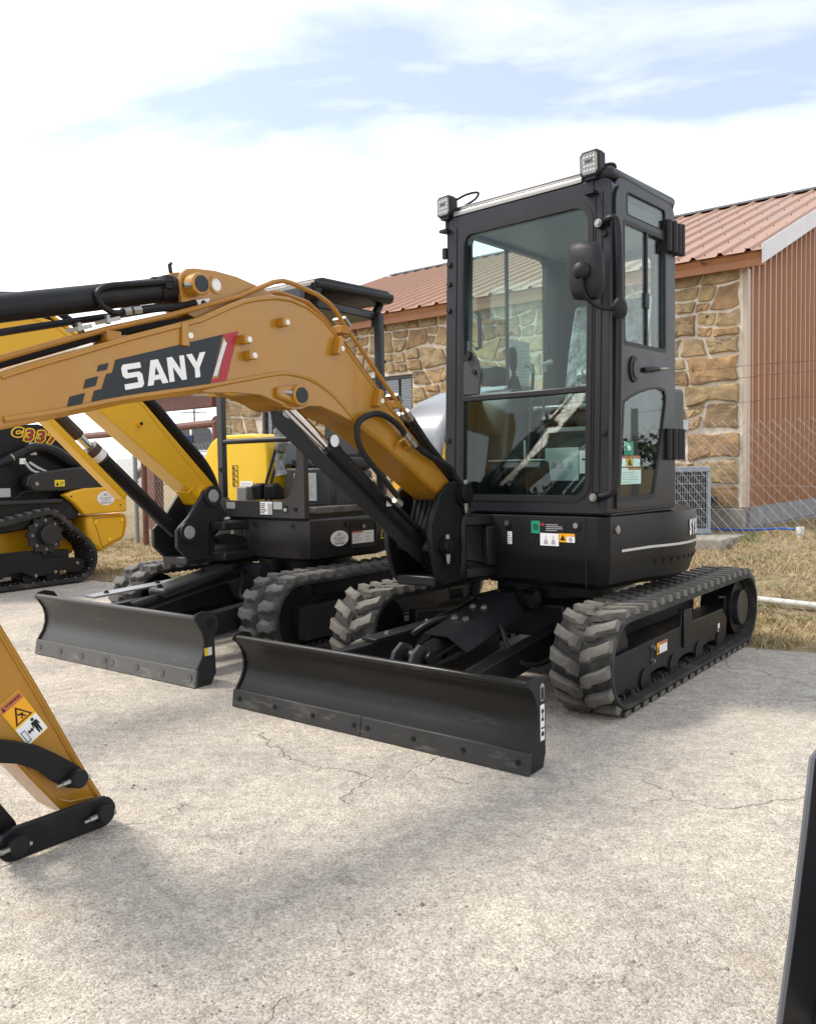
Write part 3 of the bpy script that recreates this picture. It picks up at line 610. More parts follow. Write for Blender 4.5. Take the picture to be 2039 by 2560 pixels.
# ------------------------------------------------------------------ behind the fence: pickup, pole and wires
TR = empty('pickup_truck', (-4.45, 20.2, .50), R(-38), 'white pickup truck parked beyond the fence', 'pickup truck')
wp = mat('white car paint', (.70, .71, .72), .25, coat=.5); carw = mat('car window', (.012, .014, .016), .06, spec=.6); tyre = mat('tyre', (.02, .02, .02), .8)
bd = MB().prism([(-2.9, .5), (-2.9, 1.12), (-.75, 1.14), (-.45, 1.16), (1.0, 1.16), (2.5, 1.08), (2.85, .98), (2.9, .45), (2.35, .42), (2.2, .75), (1.9, .88), (1.6, .75), (1.45, .42), (-1.25, .42), (-1.4, .75), (-1.7, .88), (-2.0, .75), (-2.15, .42)], 'y', -.95, .95).build('body', wp, TR, bevel=.05)
MB().prism([(-.8, 1.15), (-.62, 1.85), (.35, 1.88), (.75, 1.75), (1.15, 1.17)], 'y', -.8, .8).build('cabin', wp, TR, bevel=.06)
for sy in (-1, 1):
    for q in ([(-.68, 1.22), (-.55, 1.76), (-.12, 1.78), (-.12, 1.22)], [(-.02, 1.22), (-.02, 1.78), (.36, 1.78), (.62, 1.68), (.9, 1.22)]):
        MB().prism(q, 'y', sy * .802, sy * .808).build('side_window', carw, TR)
MB().plate((.42, 0, 1.84), (0, 1, 0), (.74, 0, -.68), [(-.68, .06), (.68, .06), (.74, .9), (-.74, .9)], -.02).build('windscreen', mat('green windscreen', (.16, .25, .22), .12), TR)
for x in (-1.7, 1.9):
    for y in (-.9, .9):
        w = MB().cyl((x, y - .12, .4), (x, y + .12, .4), .4, 24).build('wheel', tyre, TR, bevel=.03); MB().cyl((x, y - .125, .4), (x, y + .125, .4), .22, 16).build('rim', silver, w)
bs = empty('blue_sign', (-3.9, 14.9, 0), R(-20), 'small dark blue sign board on a post beyond the fence', 'sign')
MB().box(-.17, .17, -.02, .02, 1.72, 1.86).build('board', mat('blue board', (.012, .03, .13), .4), bs, bevel=.004); MB().box(-.02, .02, -.02, .02, 0, 1.72).build('sign_post', bp_, bs)
MB().box(-.13, .17, -.10, .10, 1.45, 1.64).build('black_box', black, bs, bevel=.02)
up = empty('utility_pole', (-24.5, 98, 0), R(10), 'distant wooden utility pole with crossarm', 'utility pole')
woodp = mat('pole wood', (.12, .09, .07), .9)
MB().cyl((0, 0, -1), (0, 0, 9.4), .12, 10, .09).build('shaft', woodp, up); MB().beam((-1.4, 0, 8.2), (1.4, 0, 8.2), .12, .12).build('crossarm', woodp, up)
for i, (y0, y1) in enumerate(((28.8, 18.6), (27.9, 17.9), (26.2, 17.6))):
    tag(MB().tube([(-60 + 6 * k, 98, y0 + (y1 - y0) * k / 8 - .5 * math.sin(k / 8 * 3.14)) for k in range(12)], .012, 4).build('power_line', wf),
        ['topmost of the three thin power lines in the white sky', 'middle one of the three thin power lines in the sky', 'lowest of the three thin power lines in the sky'][i], 'power line', 'power lines at upper left')

# trees and a pole mirrored in the door glass; remaining trees added to darken reflections
rt = random.Random(3); tl = MB()
for i in range(95):
    a = R(-100 + 290 * i / 94 + rt.uniform(-1, 1)); d0 = rt.uniform(75, 100)      # from the right, round behind, to the far left
    x, y = d0 * math.cos(-a), d0 * math.sin(-a)
    if y > 0 and abs(x / max(y, .1)) < .75: continue
    hh = rt.uniform(2.2, 4.6); rw = rt.uniform(3, 6)
    tl.cyl((x, y, 0), (x, y, hh * .6), .2, 6, .1)
    for k in range(330):
        u = rt.gauss(0, .42); v = rt.gauss(0, .42); w = min(1, max(.12, rt.gauss(.58, .22))); c = Vector((x + u * rw, y + v * rw, w * hh)); n_ = Vector((rt.gauss(0, 1), rt.gauss(0, 1), rt.gauss(0, 1))).normalized(); t1 = n_.orthogonal().normalized(); t2 = n_.cross(t1); s_ = rt.uniform(.12, .34)
        tl.add([c + t1 * s_, c + t2 * s_, c - t1 * s_, c - t2 * s_], [(0, 1, 2, 3)])
tag(tl.build('reflected_trees', mat('distant foliage', (.055, .07, .03), .9, var=.5, vscale=.4), smooth=0), 'low tree belt mirrored at right, continued unseen round the lot to darken reflections', 'trees', kind='stuff')
p2_ = empty('roadside_pole', (86, 42, 0), R(60), 'wooden pole with crossarm mirrored in the lower cab door glass', 'utility pole')
MB().cyl((0, 0, -1), (0, 0, 10.5), .22, 10, .16).build('shaft', woodp, p2_); MB().beam((-1.6, 0, 9.6), (1.6, 0, 9.6), .2, .2).build('crossarm', woodp, p2_); MB().beam((-1.3, 0, 8.4), (1.3, 0, 8.4), .18, .18).build('crossarm', woodp, p2_)

# ================================================================== SHARED MACHINE PARTS (x forward, y to the operator's left, z up)
def belt_path(circles, step=.03):
    n = len(circles); nrm = []
    for i in range(n):
        (x1, z1, r1), (x2, z2, r2_) = circles[i], circles[(i + 1) % n]; a = math.atan2(z2 - z1, x2 - x1); L = math.hypot(x2 - x1, z2 - z1)
        nrm.append(a - math.acos((r1 - r2_) / L))
    pts = []
    for i in range(n):
        x, z, r = circles[i]; a0 = nrm[i - 1]; a1 = nrm[i]
        while a1 < a0: a1 += 2 * math.pi
        m = max(2, int((a1 - a0) * r / step))
        for k in range(m + 1): a = a0 + (a1 - a0) * k / m; pts.append((x + r * math.cos(a), z + r * math.sin(a)))
    out = []
    for i in range(len(pts)):
        a, b = pts[i], pts[(i + 1) % len(pts)]; L = math.hypot(b[0] - a[0], b[1] - a[1])
        if L < 1e-6: continue
        m = max(1, round(L / step))
        for k in range(m): out.append((a[0] + (b[0] - a[0]) * k / m, a[1] + (b[1] - a[1]) * k / m))
    return out
def along(pts, s):
    n = len(pts); acc = 0
    for i in range(n):
        a, b = pts[i], pts[(i + 1) % n]; L = math.hypot(b[0] - a[0], b[1] - a[1])
        if acc + L >= s:
            k = (s - acc) / L; t = ((b[0] - a[0]) / L, (b[1] - a[1]) / L); return (a[0] + (b[0] - a[0]) * k, a[1] + (b[1] - a[1]) * k), t
        acc += L
    return pts[0], (1, 0)
def plen(pts): return sum(math.hypot(pts[i][0] - pts[i - 1][0], pts[i][1] - pts[i - 1][1]) for i in range(len(pts)))
def make_track(root, circles, y0, y1, th, lugs, pitch, m_belt, m_lug, ridge=True, teeth=True):
    """circles run along the belt's outer face; lugs = list of (mesh, y offset, phase)"""
    pts = belt_path(circles); n = len(pts); mb = MB(); sec = [(0, y0 + .012), (0, y1 - .012), (-.010, y1), (-th, y1), (-th, y0), (-.010, y0)]
    for i in range(n):
        a, b = pts[i - 1], pts[(i + 1) % n]; L = math.hypot(b[0] - a[0], b[1] - a[1]); t = ((b[0] - a[0]) / L, (b[1] - a[1]) / L); nn = (t[1], -t[0])
        mb.v += [(pts[i][0] + nn[0] * h, y, pts[i][1] + nn[1] * h) for h, y in sec]
    k = len(sec)
    for i in range(n):
        j = (i + 1) % n
        mb.f += [(i * k + q, i * k + (q + 1) % k, j * k + (q + 1) % k, j * k + q) for q in range(k)]
    if teeth:
        Lt = plen(pts); m = int(Lt / .055); yc = (y0 + y1) / 2
        for i in range(m):
            p, t = along(pts, Lt * i / m); nn = (t[1], -t[0])
            for sg in (-1, 1):
                c = Vector((p[0] - nn[0] * (th + .012), yc + sg * (y1 - y0) * .22, p[1] - nn[1] * (th + .010)))
                mb.beam(c - Vector((0, .03, 0)), c + Vector((0, .03, 0)), .018, .022, (nn[0], 0, nn[1]))
    tr = mb.build('track', m_belt, root, smooth=40)
    Lt = plen(pts); m = round(Lt / pitch)
    for me, yo, ph in lugs:
        for i in range(m):
            p, t = along(pts, ((i + ph) % m) * Lt / m); nn = (t[1], -t[0])
            obj('lug', me, tr, Matrix(((t[0], 0, nn[0], p[0]), (0, -1, 0, yo), (t[1], 0, nn[1], p[1]), (0, 0, 0, 1))))
    return tr
def lug_mesh(poly, h, m, k=.80, name='lug'):
    mb = MB(); n = len(poly); cx = sum(p[0] for p in poly) / n; cy = sum(p[1] for p in poly) / n
    mb.v = [(x, y, -.002) for x, y in poly] + [(cx + (x - cx) * (k + .1), cy + (y - cy) * (1 - (1 - k) * .3), h * .85) for x, y in poly] + [(cx + (x - cx) * k * .93, cy + (y - cy) * (1 - (1 - k) * .5), h) for x, y in poly]
    mb.f = [(i, (i + 1) % n, n + (i + 1) % n, n + i) for i in range(n)] + [(n + i, n + (i + 1) % n, 2 * n + (i + 1) % n, 2 * n + i) for i in range(n)] + [tuple(range(2 * n, 3 * n))]
    return mb.mesh(name, m, 30)
def bolt(mb, p, d, r=.012, h=.012):
    p = Vector(p); d = Vector(d).normalized(); mb.cyl(p, p + d * h * .3, r * 1.45, 12); mb.cyl(p + d * h * .3, p + d * h, r, 6); return mb
def pin_cap(mb, p, d, r, L):
    p = Vector(p); d = Vector(d).normalized(); mb.cyl(p, p + d * L, r, 22); mb.cyl(p + d * L, p + d * (L + .004), r * .86, 22); return mb
def make_blade(root, xf, half, top, prof, side, m_plate, m_edge, m_side, ez, nb, bolt_r):
    """prof: front face from cutting edge up (x, z); side: end plate outline"""
    th = .018; back = [(x - th, z) for x, z in prof]
    b = MB().prism(prof + back[::-1], 'y', -half + .014, half - .014).build('blade', m_plate, root, smooth=50)
    rl = prof[-1]; MB().cyl((rl[0] - .014, -half + .016, rl[1] - .006), (rl[0] - .014, half - .016, rl[1] - .006), .017, 14).build('rolled_top_edge', m_plate, b)
    for s in (-1, 1):
        MB().prism(side, 'y', s * half, s * (half - .014)).build('end_plate', m_side, b, bevel=.003)
    e0, e1 = prof[0], prof[1]; dx = e1[0] - e0[0]; dz = e1[1] - e0[1]
    for s in (-1, 1):
        MB().prism([(e0[0] + .003, e0[1]), (e0[0] + .019, e0[1]), (e0[0] + .019 + dx * ez, e0[1] + dz * ez), (e0[0] + .003 + dx * ez, e0[1] + dz * ez)], 'y', s * .0015, s * (half + .002)).build('cutting_edge', m_edge, b, bevel=.002)
        for k in range(nb):
            y = s * (.04 + (half - .09) * k / (nb - 1)); q = .5 * ez; p = Vector((e0[0] + .019 + dx * q, y, e0[1] + dz * q))
            MB().cyl(p - Vector((.01, 0, 0)), p + Vector((.004, 0, .0008)), bolt_r, 14).build('edge_bolt', m_edge if bolt_r > .015 else m_side, b)
    # back stiffener
    MB().prism([(xf - .13, .07), (xf - .07, .07), (xf - .07, .20), (xf - .13, .20)], 'y', -half + .1, half - .1).build('blade_rib', m_side, b)
    return b

# ================================================================== MAIN EXCAVATOR
EXC = empty('mini_excavator', (.910, 5.215, 0), -(R(90) + R(37.7)), 'black and gold mini excavator with enclosed cab and gold boom, in front', 'excavator')
RU = -R(4.0)
# ---- undercarriage
lp = [(-.075, .006), (-.018, .004), (.008, .05), (.020, .085), (.058, .150), (-.004, .153), (-.030, .105), (-.046, .065), (-.068, .05)]
lgL = lug_mesh(lp, .032, dusty); lgR = lug_mesh([(x, -y) for x, y in lp][::-1], .032, dusty)
for s in (-1, 1):
    ya, yb = (.555, .865) if s > 0 else (-.865, -.555); yc = (ya + yb) / 2
    make_track(EXC, [(-1.015, .258, .226), (.885, .258, .226)], ya, yb, .028, [(lgL, yc, 0), (lgR, yc, .5)], .112, rubber, dusty)
    yo = s * .80
    fp = [(.95, .285), (.04, .295), (.02, .385), (-.13, .38), (-.14, .295), (-.69, .29), (-.79, .22), (-.77, .10), (-.63, .075)]
    # scalloped lower edge
    for c in (-.44, -.04, .38):
        fp += [(c - .16, .075), (c - .10, .115), (c, .125), (c + .10, .115), (c + .16, .075)]
    fp += [(.80, .075), (.95, .10)]
    q = MB().prism(fp, 'y', yo - s * .02, yo).build('track_frame', black, EXC, bevel=.004)
    MB().box(-.85, 1.0, yc - .075, yc + .06, .12, .28).build('frame_beam', black, q)
    cv = MB().prism([(.02, .17), (.02, .386), (-.11, .381), (-.12, .30), (-.14, .17)], 'y', yo + s * .002, yo + s * .012).build('frame_lug_plate', black, q, bevel=.003)
    for c in (-.62, -.24, .17, .57):
        MB().cyl((c, yc - .10, .10), (c, yc + .10, .10), .062, 20).build('roller', black, q)
        if s > 0: bolt(MB(), (c + .2, yo, .085), (0, s, 0), .014, .02).build('roller_bolt', ink, q)
    MB().cyl((-1.015, yc - .10, .258), (-1.015, yc + .09, .258), .17, 28).build('sprocket', black, EXC)
    MB().cyl((-1.015, yc, .258), (-1.015, yc + s * .125, .258), .115, 28).build('travel_motor_cover', satin, EXC, bevel=.006)
    MB().cyl((.885, yc - .06, .258), (.885, yc + .06, .258), .19, 28).build('idler', black, EXC)
    MB().tube([(-.70, yo - s * .03, .36), (-.83, yo - s * .03, .345), (-.83, yo - s * .03, .20), (-.72, yo - s * .03, .20)], .011, 6).build('step_guard', black, q)
    if s > 0:
        F = Face((0, yo, 0), (-1, 0, 0), (0, 0, 1))
        for k, mm in enumerate((orange, white, white, white)): F.rect('warning_sticker', -.40 + .037 * k, -.366 + .037 * k, .20, .262, mm, q, .002)
        F.rect('sticker_header', -.363, -.255, .246, .262, red_o, q, .0035); F.decal('sticker_symbol', [(-.397, .21), (-.37, .21), (-.383, .24)], ink, q, .0035)
        F.rect('tie_down_sticker', .60, .635, .145, .21, white, q, .002); F.decal('tie_down_symbol', circ(.617, .172, .012), ink, q, .0035)
        for z in (.18, .25): bolt(MB(), (.46, yo, z), (0, s, 0), .012, .016).build('cover_bolt', steel, q)
        MB().tube([(.47 + .02 * math.cos(a), yo + .012, .215 + .035 * math.sin(a)) for a in [R(70 + 22 * k) for k in range(11)]], .004, 5).build('cover_clip', ink, q)
# centre frame and turntable
MB().prism([(-.7, -.56), (-.45, -.3), (.45, -.3), (.7, -.56), (.7, -.62), (-.7, -.62)], 'z', .22, .36).build('x_frame_arm', black, EXC, bevel=.01)
MB().prism([(-.7, .56), (-.45, .3), (.45, .3), (.7, .56), (.7, .62), (-.7, .62)][::-1], 'z', .22, .36).build('x_frame_arm', black, EXC, bevel=.01)
MB().box(-.5, .5, -.32, .32, .24, .44).build('centre_frame', black, EXC, bevel=.02)
MB().cyl((0, 0, .43), (0, 0, .585), .36, 40).build('turntable', black, EXC)
# blade arms and cylinder
for s in (-1, 1):
    a = MB().beam((1.72, s * .42, .22), (.40, s * .27, .27), .075, .13).build('blade_arm', black, EXC, bevel=.006)
    if s < 0:
        c = MB().beam((1.35, -.38, .31), (.72, -.32, .335), .11, .02).build('hose_cover', black, EXC, bevel=.004)
        for x in (1.22, .86): bolt(MB(), (x, -.36, .335 if x < 1 else .325), (0, 0, 1), .013, .014).build('cover_bolt', steel, c)
MB().beam((1.70, .10, .16), (.55, -.10, .20), .05, .09).build('cross_brace', black, EXC)
bc = MB().cyl((1.50, .10, .325), (.62, .06, .46), .045, 22).build('blade_cylinder', black, EXC)
MB().cyl((1.62, .106, .305), (1.48, .10, .33), .03, 18).build('cylinder_rod', chrome, bc)
pl = MB(); D1 = Vector((1.42, .10, .40)); D2 = Vector((.74, .065, .52)); d = (D2 - D1).normalized(); sd = Vector((0, 0, 1)).cross(d).normalized(); u = d.cross(sd)
for (p0, p1, q0, q1) in (((-.07, 0), (.07, 0), 0, 0), ((.07, 0), (.15, -.085), 0, .06), ((-.15, -.085), (-.07, 0), .06, 0)):
    A = [D1 + sd * p0[0] + u * p0[1] + d * .03 * (abs(p0[0]) > .1), D1 + sd * p1[0] + u * p1[1] + d * .03 * (abs(p1[0]) > .1), D2 + sd * p1[0] + u * p1[1] - d * .06 * (abs(p1[0]) > .1), D2 + sd * p0[0] + u * p0[1] - d * .06 * (abs(p0[0]) > .1)]
    pl.add(A + [a - u * .006 for a in A], [(0, 1, 2, 3), (7, 6, 5, 4), (0, 4, 5, 1), (1, 5, 6, 2), (2, 6, 7, 3), (3, 7, 4, 0)])
cp = pl.build('cylinder_guard', black, EXC)
for k, j in ((.35, -.03), (.35, .035), (.62, -.03), (.62, .035)): bolt(MB(), D1.lerp(D2, k) + sd * j, u, .014, .014).build('guard_bolt', steel, cp)
for y in (.05, .155):
    MB().prism([(1.74, .22), (1.68, .36), (1.62, .395), (1.55, .37), (1.53, .31), (1.60, .27), (1.66, .20)], 'y', y - .011, y + .011).build('clevis', satin, EXC, bevel=.004)
MB().cyl((1.585, .02, .325), (1.585, .20, .325), .036, 18).build('clevis_pin', black, EXC)
MB().cyl((.60, -.02, .47), (.60, .2, .47), .05, 18).build('cylinder_pin', black, EXC)
for y in (-.01, .13): MB().box(.5, .66, y - .012, y + .012, .40, .52).build('cylinder_bracket', black, EXC)
for q in ([(.95, .16, .42), (1.05, .25, .38), (1.12, .36, .26), (.98, .44, .22), (.75, .45, .30), (.5, .40, .42)], [(1.0, -.02, .44), (1.15, -.12, .40), (1.2, -.2, .34), (1.0, -.25, .36), (.6, -.2, .44)]):
    MB().tube(smoothpath(q), .013, 7).build('hydraulic_hose', hose_m, EXC)
prof = [(1.850, .004), (1.838, .09), (1.805, .135), (1.785, .18), (1.780, .22), (1.790, .265), (1.812, .305), (1.838, .335), (1.85, .358)]
side = [(1.862, .004), (1.850, .09), (1.815, .14), (1.795, .19), (1.793, .235), (1.806, .285), (1.832, .325), (1.862, .345), (1.855, .372), (1.80, .382), (1.745, .368), (1.728, .33), (1.728, .06), (1.75, .004)]
BL = make_blade(EXC, 1.85, .862, .36, prof, side, bladem, edge_m, black, 1.0, 4, .011)
F = Face((0, .862, 0), (-1, 0, 0), (0, 0, 1))
F.rect('lifting_point_sticker', -1.776, -1.743, .118, .262, white, BL, .002); F.decal('slot_hole', rrect(-1.772, -1.742, .275, .345, .014), greypr, BL, .001)
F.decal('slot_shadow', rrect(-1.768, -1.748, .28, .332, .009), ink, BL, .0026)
F.poly(MB(), circ(-1.76, .236, .009), .004).build('hook_symbol', ink, BL)
mb = MB(); F.poly(mb, [(-1.7625, .20), (-1.7575, .20), (-1.7575, .232), (-1.7625, .232)], .004); F.poly(mb, circ(-1.76, .203, .008, 12), .004); F.poly(mb, [(-1.771, .165), (-1.748, .165), (-1.748, .171), (-1.771, .171)], .004); F.poly(mb, circ(-1.76, .145, .010, 12), .004); mb.build('hook_symbol', ink, BL)

# ---- upper structure: revolving frame and covers (rotated a few degrees on the turntable)
def arc(cx, cy, r, a0, a1, n): return [(cx + r * math.cos(R(a0 + (a1 - a0) * i / n)), cy + r * math.sin(R(a0 + (a1 - a0) * i / n))) for i in range(n + 1)]
plan = [(.735, -.02), (.735, .70), (.70, .752), (.30, .775)] + arc(0, 0, .826, 75, 285, 26) + [(.35, -.76), (.62, -.70), (.66, -.35), (.60, -.05)]
def shrink(p, k): return [(x * k, y * k) for x, y in p]
def loft(levels, name, m, parent, **kw):
    mb = MB(); n = len(levels[0][0])
    for pl_, z in levels: mb.v += [(x, y, z) for x, y in pl_]
    for q in range(len(levels) - 1): mb.f += [(q * n + i, q * n + (i + 1) % n, (q + 1) * n + (i + 1) % n, (q + 1) * n + i) for i in range(n)]
    mb.f += [tuple(range(n - 1, -1, -1)), tuple(range((len(levels) - 1) * n, len(levels) * n))]
    return mb.build(name, m, parent, **kw)
pin = [(x - .035 if x > .3 else x * .9, y - .03 if y > .6 else y * .96) for x, y in plan]
BODY = loft([(shrink(pin, .93), .565), (pin, .60), ([(x * .99, y * .995) for x, y in plan], .705), (plan, .735), (plan, .938), (shrink(plan, .996), .945)], 'upper_body', body_m, EXC, rz=RU, smooth=28)
F = Face((.735, 0, 0), (0, 1, 0), (0, 0, 1))
MB().box(.7352, .7365, .633, .637, .585, .945).build('panel_gap', ink, BODY)
for y in (.156, .58):
    MB().cyl((.734, y, .90), (.739, y, .90), .026, 20).build('latch_recess', ink, BODY); MB().cyl((.734, y, .90), (.746, y, .90), .014, 14).build('latch', steel, BODY)
F.decal('pocket_slot', rrect(.115, .155, .785, .865, .014), ink, BODY)
F.rect('level_sticker', .158, .186, .788, .855, white, BODY, .002); F.lines(.160, .184, .79, .853, 5, ink, BODY, .0035, .12)
for a in (90, 215, 325):
    for k in range(2): F.decal('vent_slot', [(.335 + .02 * math.cos(R(a)) * (1 + 2 * k) + .009 * math.cos(R(q)), .825 + .02 * math.sin(R(a)) * (1 + 2 * k) + .014 * math.sin(R(q))) for q in range(0, 360, 45)], ink, BODY)
F.rect('green_plate', .310, .364, .852, .918, green, BODY, .002); F.decal('green_mark', circ(.337, .886, .017), mat('green ink', (.005, .10, .06), .5), BODY, .0035)
F.rect('rating_plate', .366, .515, .858, .915, ink, BODY, .002); F.lines(.40, .51, .865, .905, 4, greypr, BODY, .0035, .2); F.rect('red_mark', .370, .392, .893, .908, red, BODY, .0035)
F.rect('manual_sticker', .366, .478, .790, .855, white, BODY, .003); mb = MB()
for a in (.40, .445): F.poly(mb, [(a - .012, .80), (a + .014, .80), (a + .008, .822), (a - .006, .822)], .0045); F.poly(mb, [(a - .001, .82), (a + .002, .82), (a + .002, .842), (a - .001, .842)], .0045)
mb.build('diagram', greypr, BODY, smooth=0)
F.rect('warning_sticker', .480, .524, .812, .857, orange, BODY, .002); F.decal('warning_triangle', [(.486, .822), (.518, .822), (.502, .85)], ink, BODY, .0035)
F.rect('warning_sticker', .525, .572, .812, .857, white, BODY, .002); F.rect('sticker_header', .525, .572, .844, .857, orange, BODY, .0035); F.decal('warning_symbol', circ(.548, .827, .011), greypr, BODY, .0035)
# side of the body: recessed panel line, silver stripe and model lettering following the tail
rr_ = [(.60, .7615)] + [(.30, .7795)] + [(.826 * math.cos(R(a)) + .004 * math.cos(R(a)), .83 * math.sin(R(a))) for a in range(78, 150, 6)]
mb = MB()
for (z0, z1) in ((.762, .775),):
    n = len(rr_); mb.v = [(x * 1.0, y, z0) for x, y in rr_] + [(x, y, z1) for x, y in rr_] + [(x * .98, y * .99, z1) for x, y in rr_] + [(x * .98, y * .99, z0) for x, y in rr_]
    mb.f = [(q * n + i, q * n + i + 1, ((q + 1) % 4) * n + i + 1, ((q + 1) % 4) * n + i) for q in range(4) for i in range(n - 1)]
mb.build('silver_stripe', silver, BODY)
MB().cyl((.64, .752, .88), (.64, .764, .88), .022, 16).build('side_latch', steel, BODY)
for k, (ch, a) in enumerate((('S', 96.5), ('Y', 100.4), ('3', 104.3), ('5', 108.2), ('U', 112.2))):
    t_ = R(a); p = Vector((.829 * math.cos(t_), .829 * math.sin(t_), .845)); Fc = Face(p, Vector((-math.sin(t_), math.cos(t_), 0)), (0, 0, 1)); Fc.text(ch, 0, 0, .115, white, BODY, .001, bold=.006, name='model_lettering', sx=.62)
# moulded panel outline and cooling ribs on the side of the tail
def tail(a, k=1.0): return (.828 * k * math.cos(R(a)), .828 * k * math.sin(R(a)))
po = [(.60, .7635), (.30, .7805)] + [tail(a) for a in range(78, 118, 5)]
MB().tube([(*po[0], .79)] + [(x, y, .79) for x, y in po] + [(x, y, .902) for x, y in po[::-1]] + [(*po[0], .79)], .004, 5).build('panel_crease', ink, BODY)
for a in range(72, 122, 5):
    p0 = Vector((*tail(a, .985), .70)); p1 = Vector((*tail(a, .93), .605)); MB().beam(p0, p1, .012, .02, (math.cos(R(a)), math.sin(R(a)), 0)).build('cooling_rib', body_m, BODY)
# right-hand housing
hp = rrect(-.62, .62, .90, 1.60, (.30, .30, .02, .02), 8)
HD = MB().prism([(x, z) for x, z in hp], 'y', -.80, -.36).build('side_housing', yellow, EXC, rz=RU, bevel=.07, seg=4, smooth=60)
hp2 = [(.635, 1.20), (.64, 1.38), (.60, 1.48), (.52, 1.56), (.40, 1.63), (.22, 1.69), (0, 1.73), (-.35, 1.75), (-.55, 1.72), (-.64, 1.60), (-.66, 1.2)]
MB().prism(hp2, 'y', -.81, -.345).build('housing_hood', hoodm, HD, bevel=.09, seg=5, smooth=60)
MB().tube([(.10 + (x - .0) * .84, -.340, 1.46 + (z - 1.46) * .80) for x, z in hp2[1:]], .009, 6).build('hood_seam', plast_l, HD)
MB().prism([(.05 + x * .62, 1.50 + (z - 1.46) * .55) for x, z in hp2[1:]], 'y', -.345, -.338).build('hood_window', mat('hood glass', (.16, .19, .22), .08, spec=.8), HD)
MB().box(.612, .632, -.70, -.66, .95, 1.22).build('housing_stripe', white, HD); MB().cyl((.60, -.60, 1.09), (.65, -.60, 1.09), .02, 12).build('housing_catch', ylw, HD)
# swing yoke on the front of the frame
for z0, z1 in ((.885, .945), (.60, .66)):
    MB().prism([(.60, -.28), (.60, .06), (.738, .06), (.80, .05), (.93, -.01), (1.0, -.10), (1.0, -.20), (.92, -.27), (.8, -.28)], 'z', z0, z1).build('yoke_lug', black, EXC, rz=RU, bevel=.012)
MB().prism([(.62, .06), (.738, .075), (.79, .05), (.72, -.02), (.66, -.12), (.62, -.26)], 'z', .66, .885).build('yoke_web', black, EXC, rz=RU, bevel=.012)
MB().cyl((.93, -.14, .58), (.93, -.14, .96), .065, 24).build('yoke_pin', black, EXC, rz=RU)

# ---- swing bracket (aligned with the boom)
spl = [(1.144, 1.066), (1.228, .916), (1.222, .793), (1.165, .63), (1.120, .595), (.90, .60), (.90, .93), (.839, .968), (.872, 1.024), (.880, 1.085), (.905, 1.125), (.945, 1.14), (.99, 1.135), (1.045, 1.125)]
SW = MB().prism(spl, 'y', -.085, -.055).build('swing_bracket', black, EXC, bevel=.005)
MB().prism([(x, z) for x, z in spl], 'y', -.37, -.34).build('bracket_plate', black, SW, bevel=.005)
MB().box(.90, 1.16, -.34, -.085, .585, .64).build('bracket_base', black, SW, bevel=.01)
MB().box(.90, .95, -.34, -.085, .64, .98).build('bracket_web', black, SW, bevel=.008)
MB().tube(smoothpath([(.95, -.075, .60), (.955, -.045, .70), (.95, -.045, .90), (.90, -.045, .965), (.85, -.05, .972)]), .014, 6).build('bracket_flange', satin, SW)
MB().cyl((1.12, -.34, .798), (1.12, -.085, .798), .035, 18).build('cylinder_pin_tube', satin, SW)
for x, z, r_ in ((.942, 1.065, .052), (1.115, .798, .040)):
    pin_cap(MB(), (x, -.055, z), (0, 1, 0), r_, .04).build('pin_end', black, SW, bevel=.004)
    MB().ring((x, -.054, z), (-1, 0, 0), (0, 0, 1), circ(0, 0, r_ * 1.3), circ(0, 0, r_ * 1.02), .02).build('pin_boss', black, SW)
    MB().cyl((x + .004, -.03, z + r_), (x + .004, -.03, z + r_ + .022), .011, 6).build('keeper_nut', steel, SW); mb = MB(); mb.cyl((x, -.03, z - r_ - .036), (x, -.03, z - r_), .011, 6); mb.cyl((x, -.03, z - r_ - .05), (x, -.03, z - r_ - .03), .007, 6); mb.build('keeper_bolt', steel, SW)
for k in range(6):
    y = -.30 + .035 * k; MB().tube(smoothpath([(1.02, y, .70), (1.07 + .01 * k, y, .85), (1.06, y + .01, .98), (1.0, y, 1.08), (.9, y - .01, 1.10)]), .016, 7).build('hose', hose_m, SW)
MB().box(1.0, 1.10, -.33, -.10, .86, .885).build('hose_clamp', satin, SW)
# ---- boom
bu = [(3.385, 1.514), (3.282, 1.554), (3.1, 1.619), (2.938, 1.678), (2.762, 1.736), (2.616, 1.785), (2.479, 1.851), (2.40, 1.885), (2.333, 1.905), (2.234, 1.925), (2.145, 1.930), (2.046, 1.914), (1.945, 1.873), (1.875, 1.820), (1.791, 1.755), (1.548, 1.555), (1.356, 1.400), (.985, 1.120)]
bl = [(.88, 1.03), (.90, 1.00), (.99, 1.005), (1.088, 1.06), (1.33, 1.195), (1.567, 1.328), (1.743, 1.415), (1.893, 1.46), (1.982, 1.482), (2.05, 1.478), (2.10, 1.462), (2.146, 1.458), (2.19, 1.466), (2.226, 1.482), (2.324, 1.510), (2.456, 1.511), (2.626, 1.500), (2.691, 1.487), (2.947, 1.443), (3.208, 1.381), (3.392, 1.34)]
tip = [(3.80, 1.175), (3.86, 1.165), (3.92, 1.19), (3.935, 1.25), (3.91, 1.30), (3.86, 1.325), (3.75, 1.37)]
YB0, YB1 = -.30, -.10
BM = MB().prism(bu + bl + tip, 'y', YB0, YB1).build('boom', gold, EXC, bevel=.010, seg=3, smooth=30)
def rib(pts, r, name='weld_bead', m=gold, par=BM, y=YB1, n=6): return MB().tube([(x, y, z) for x, z in pts], r, n).build(name, m, par)
for y in (YB0, YB1): rib([(x - .004, z - .014) for x, z in bu], .007, y=y)
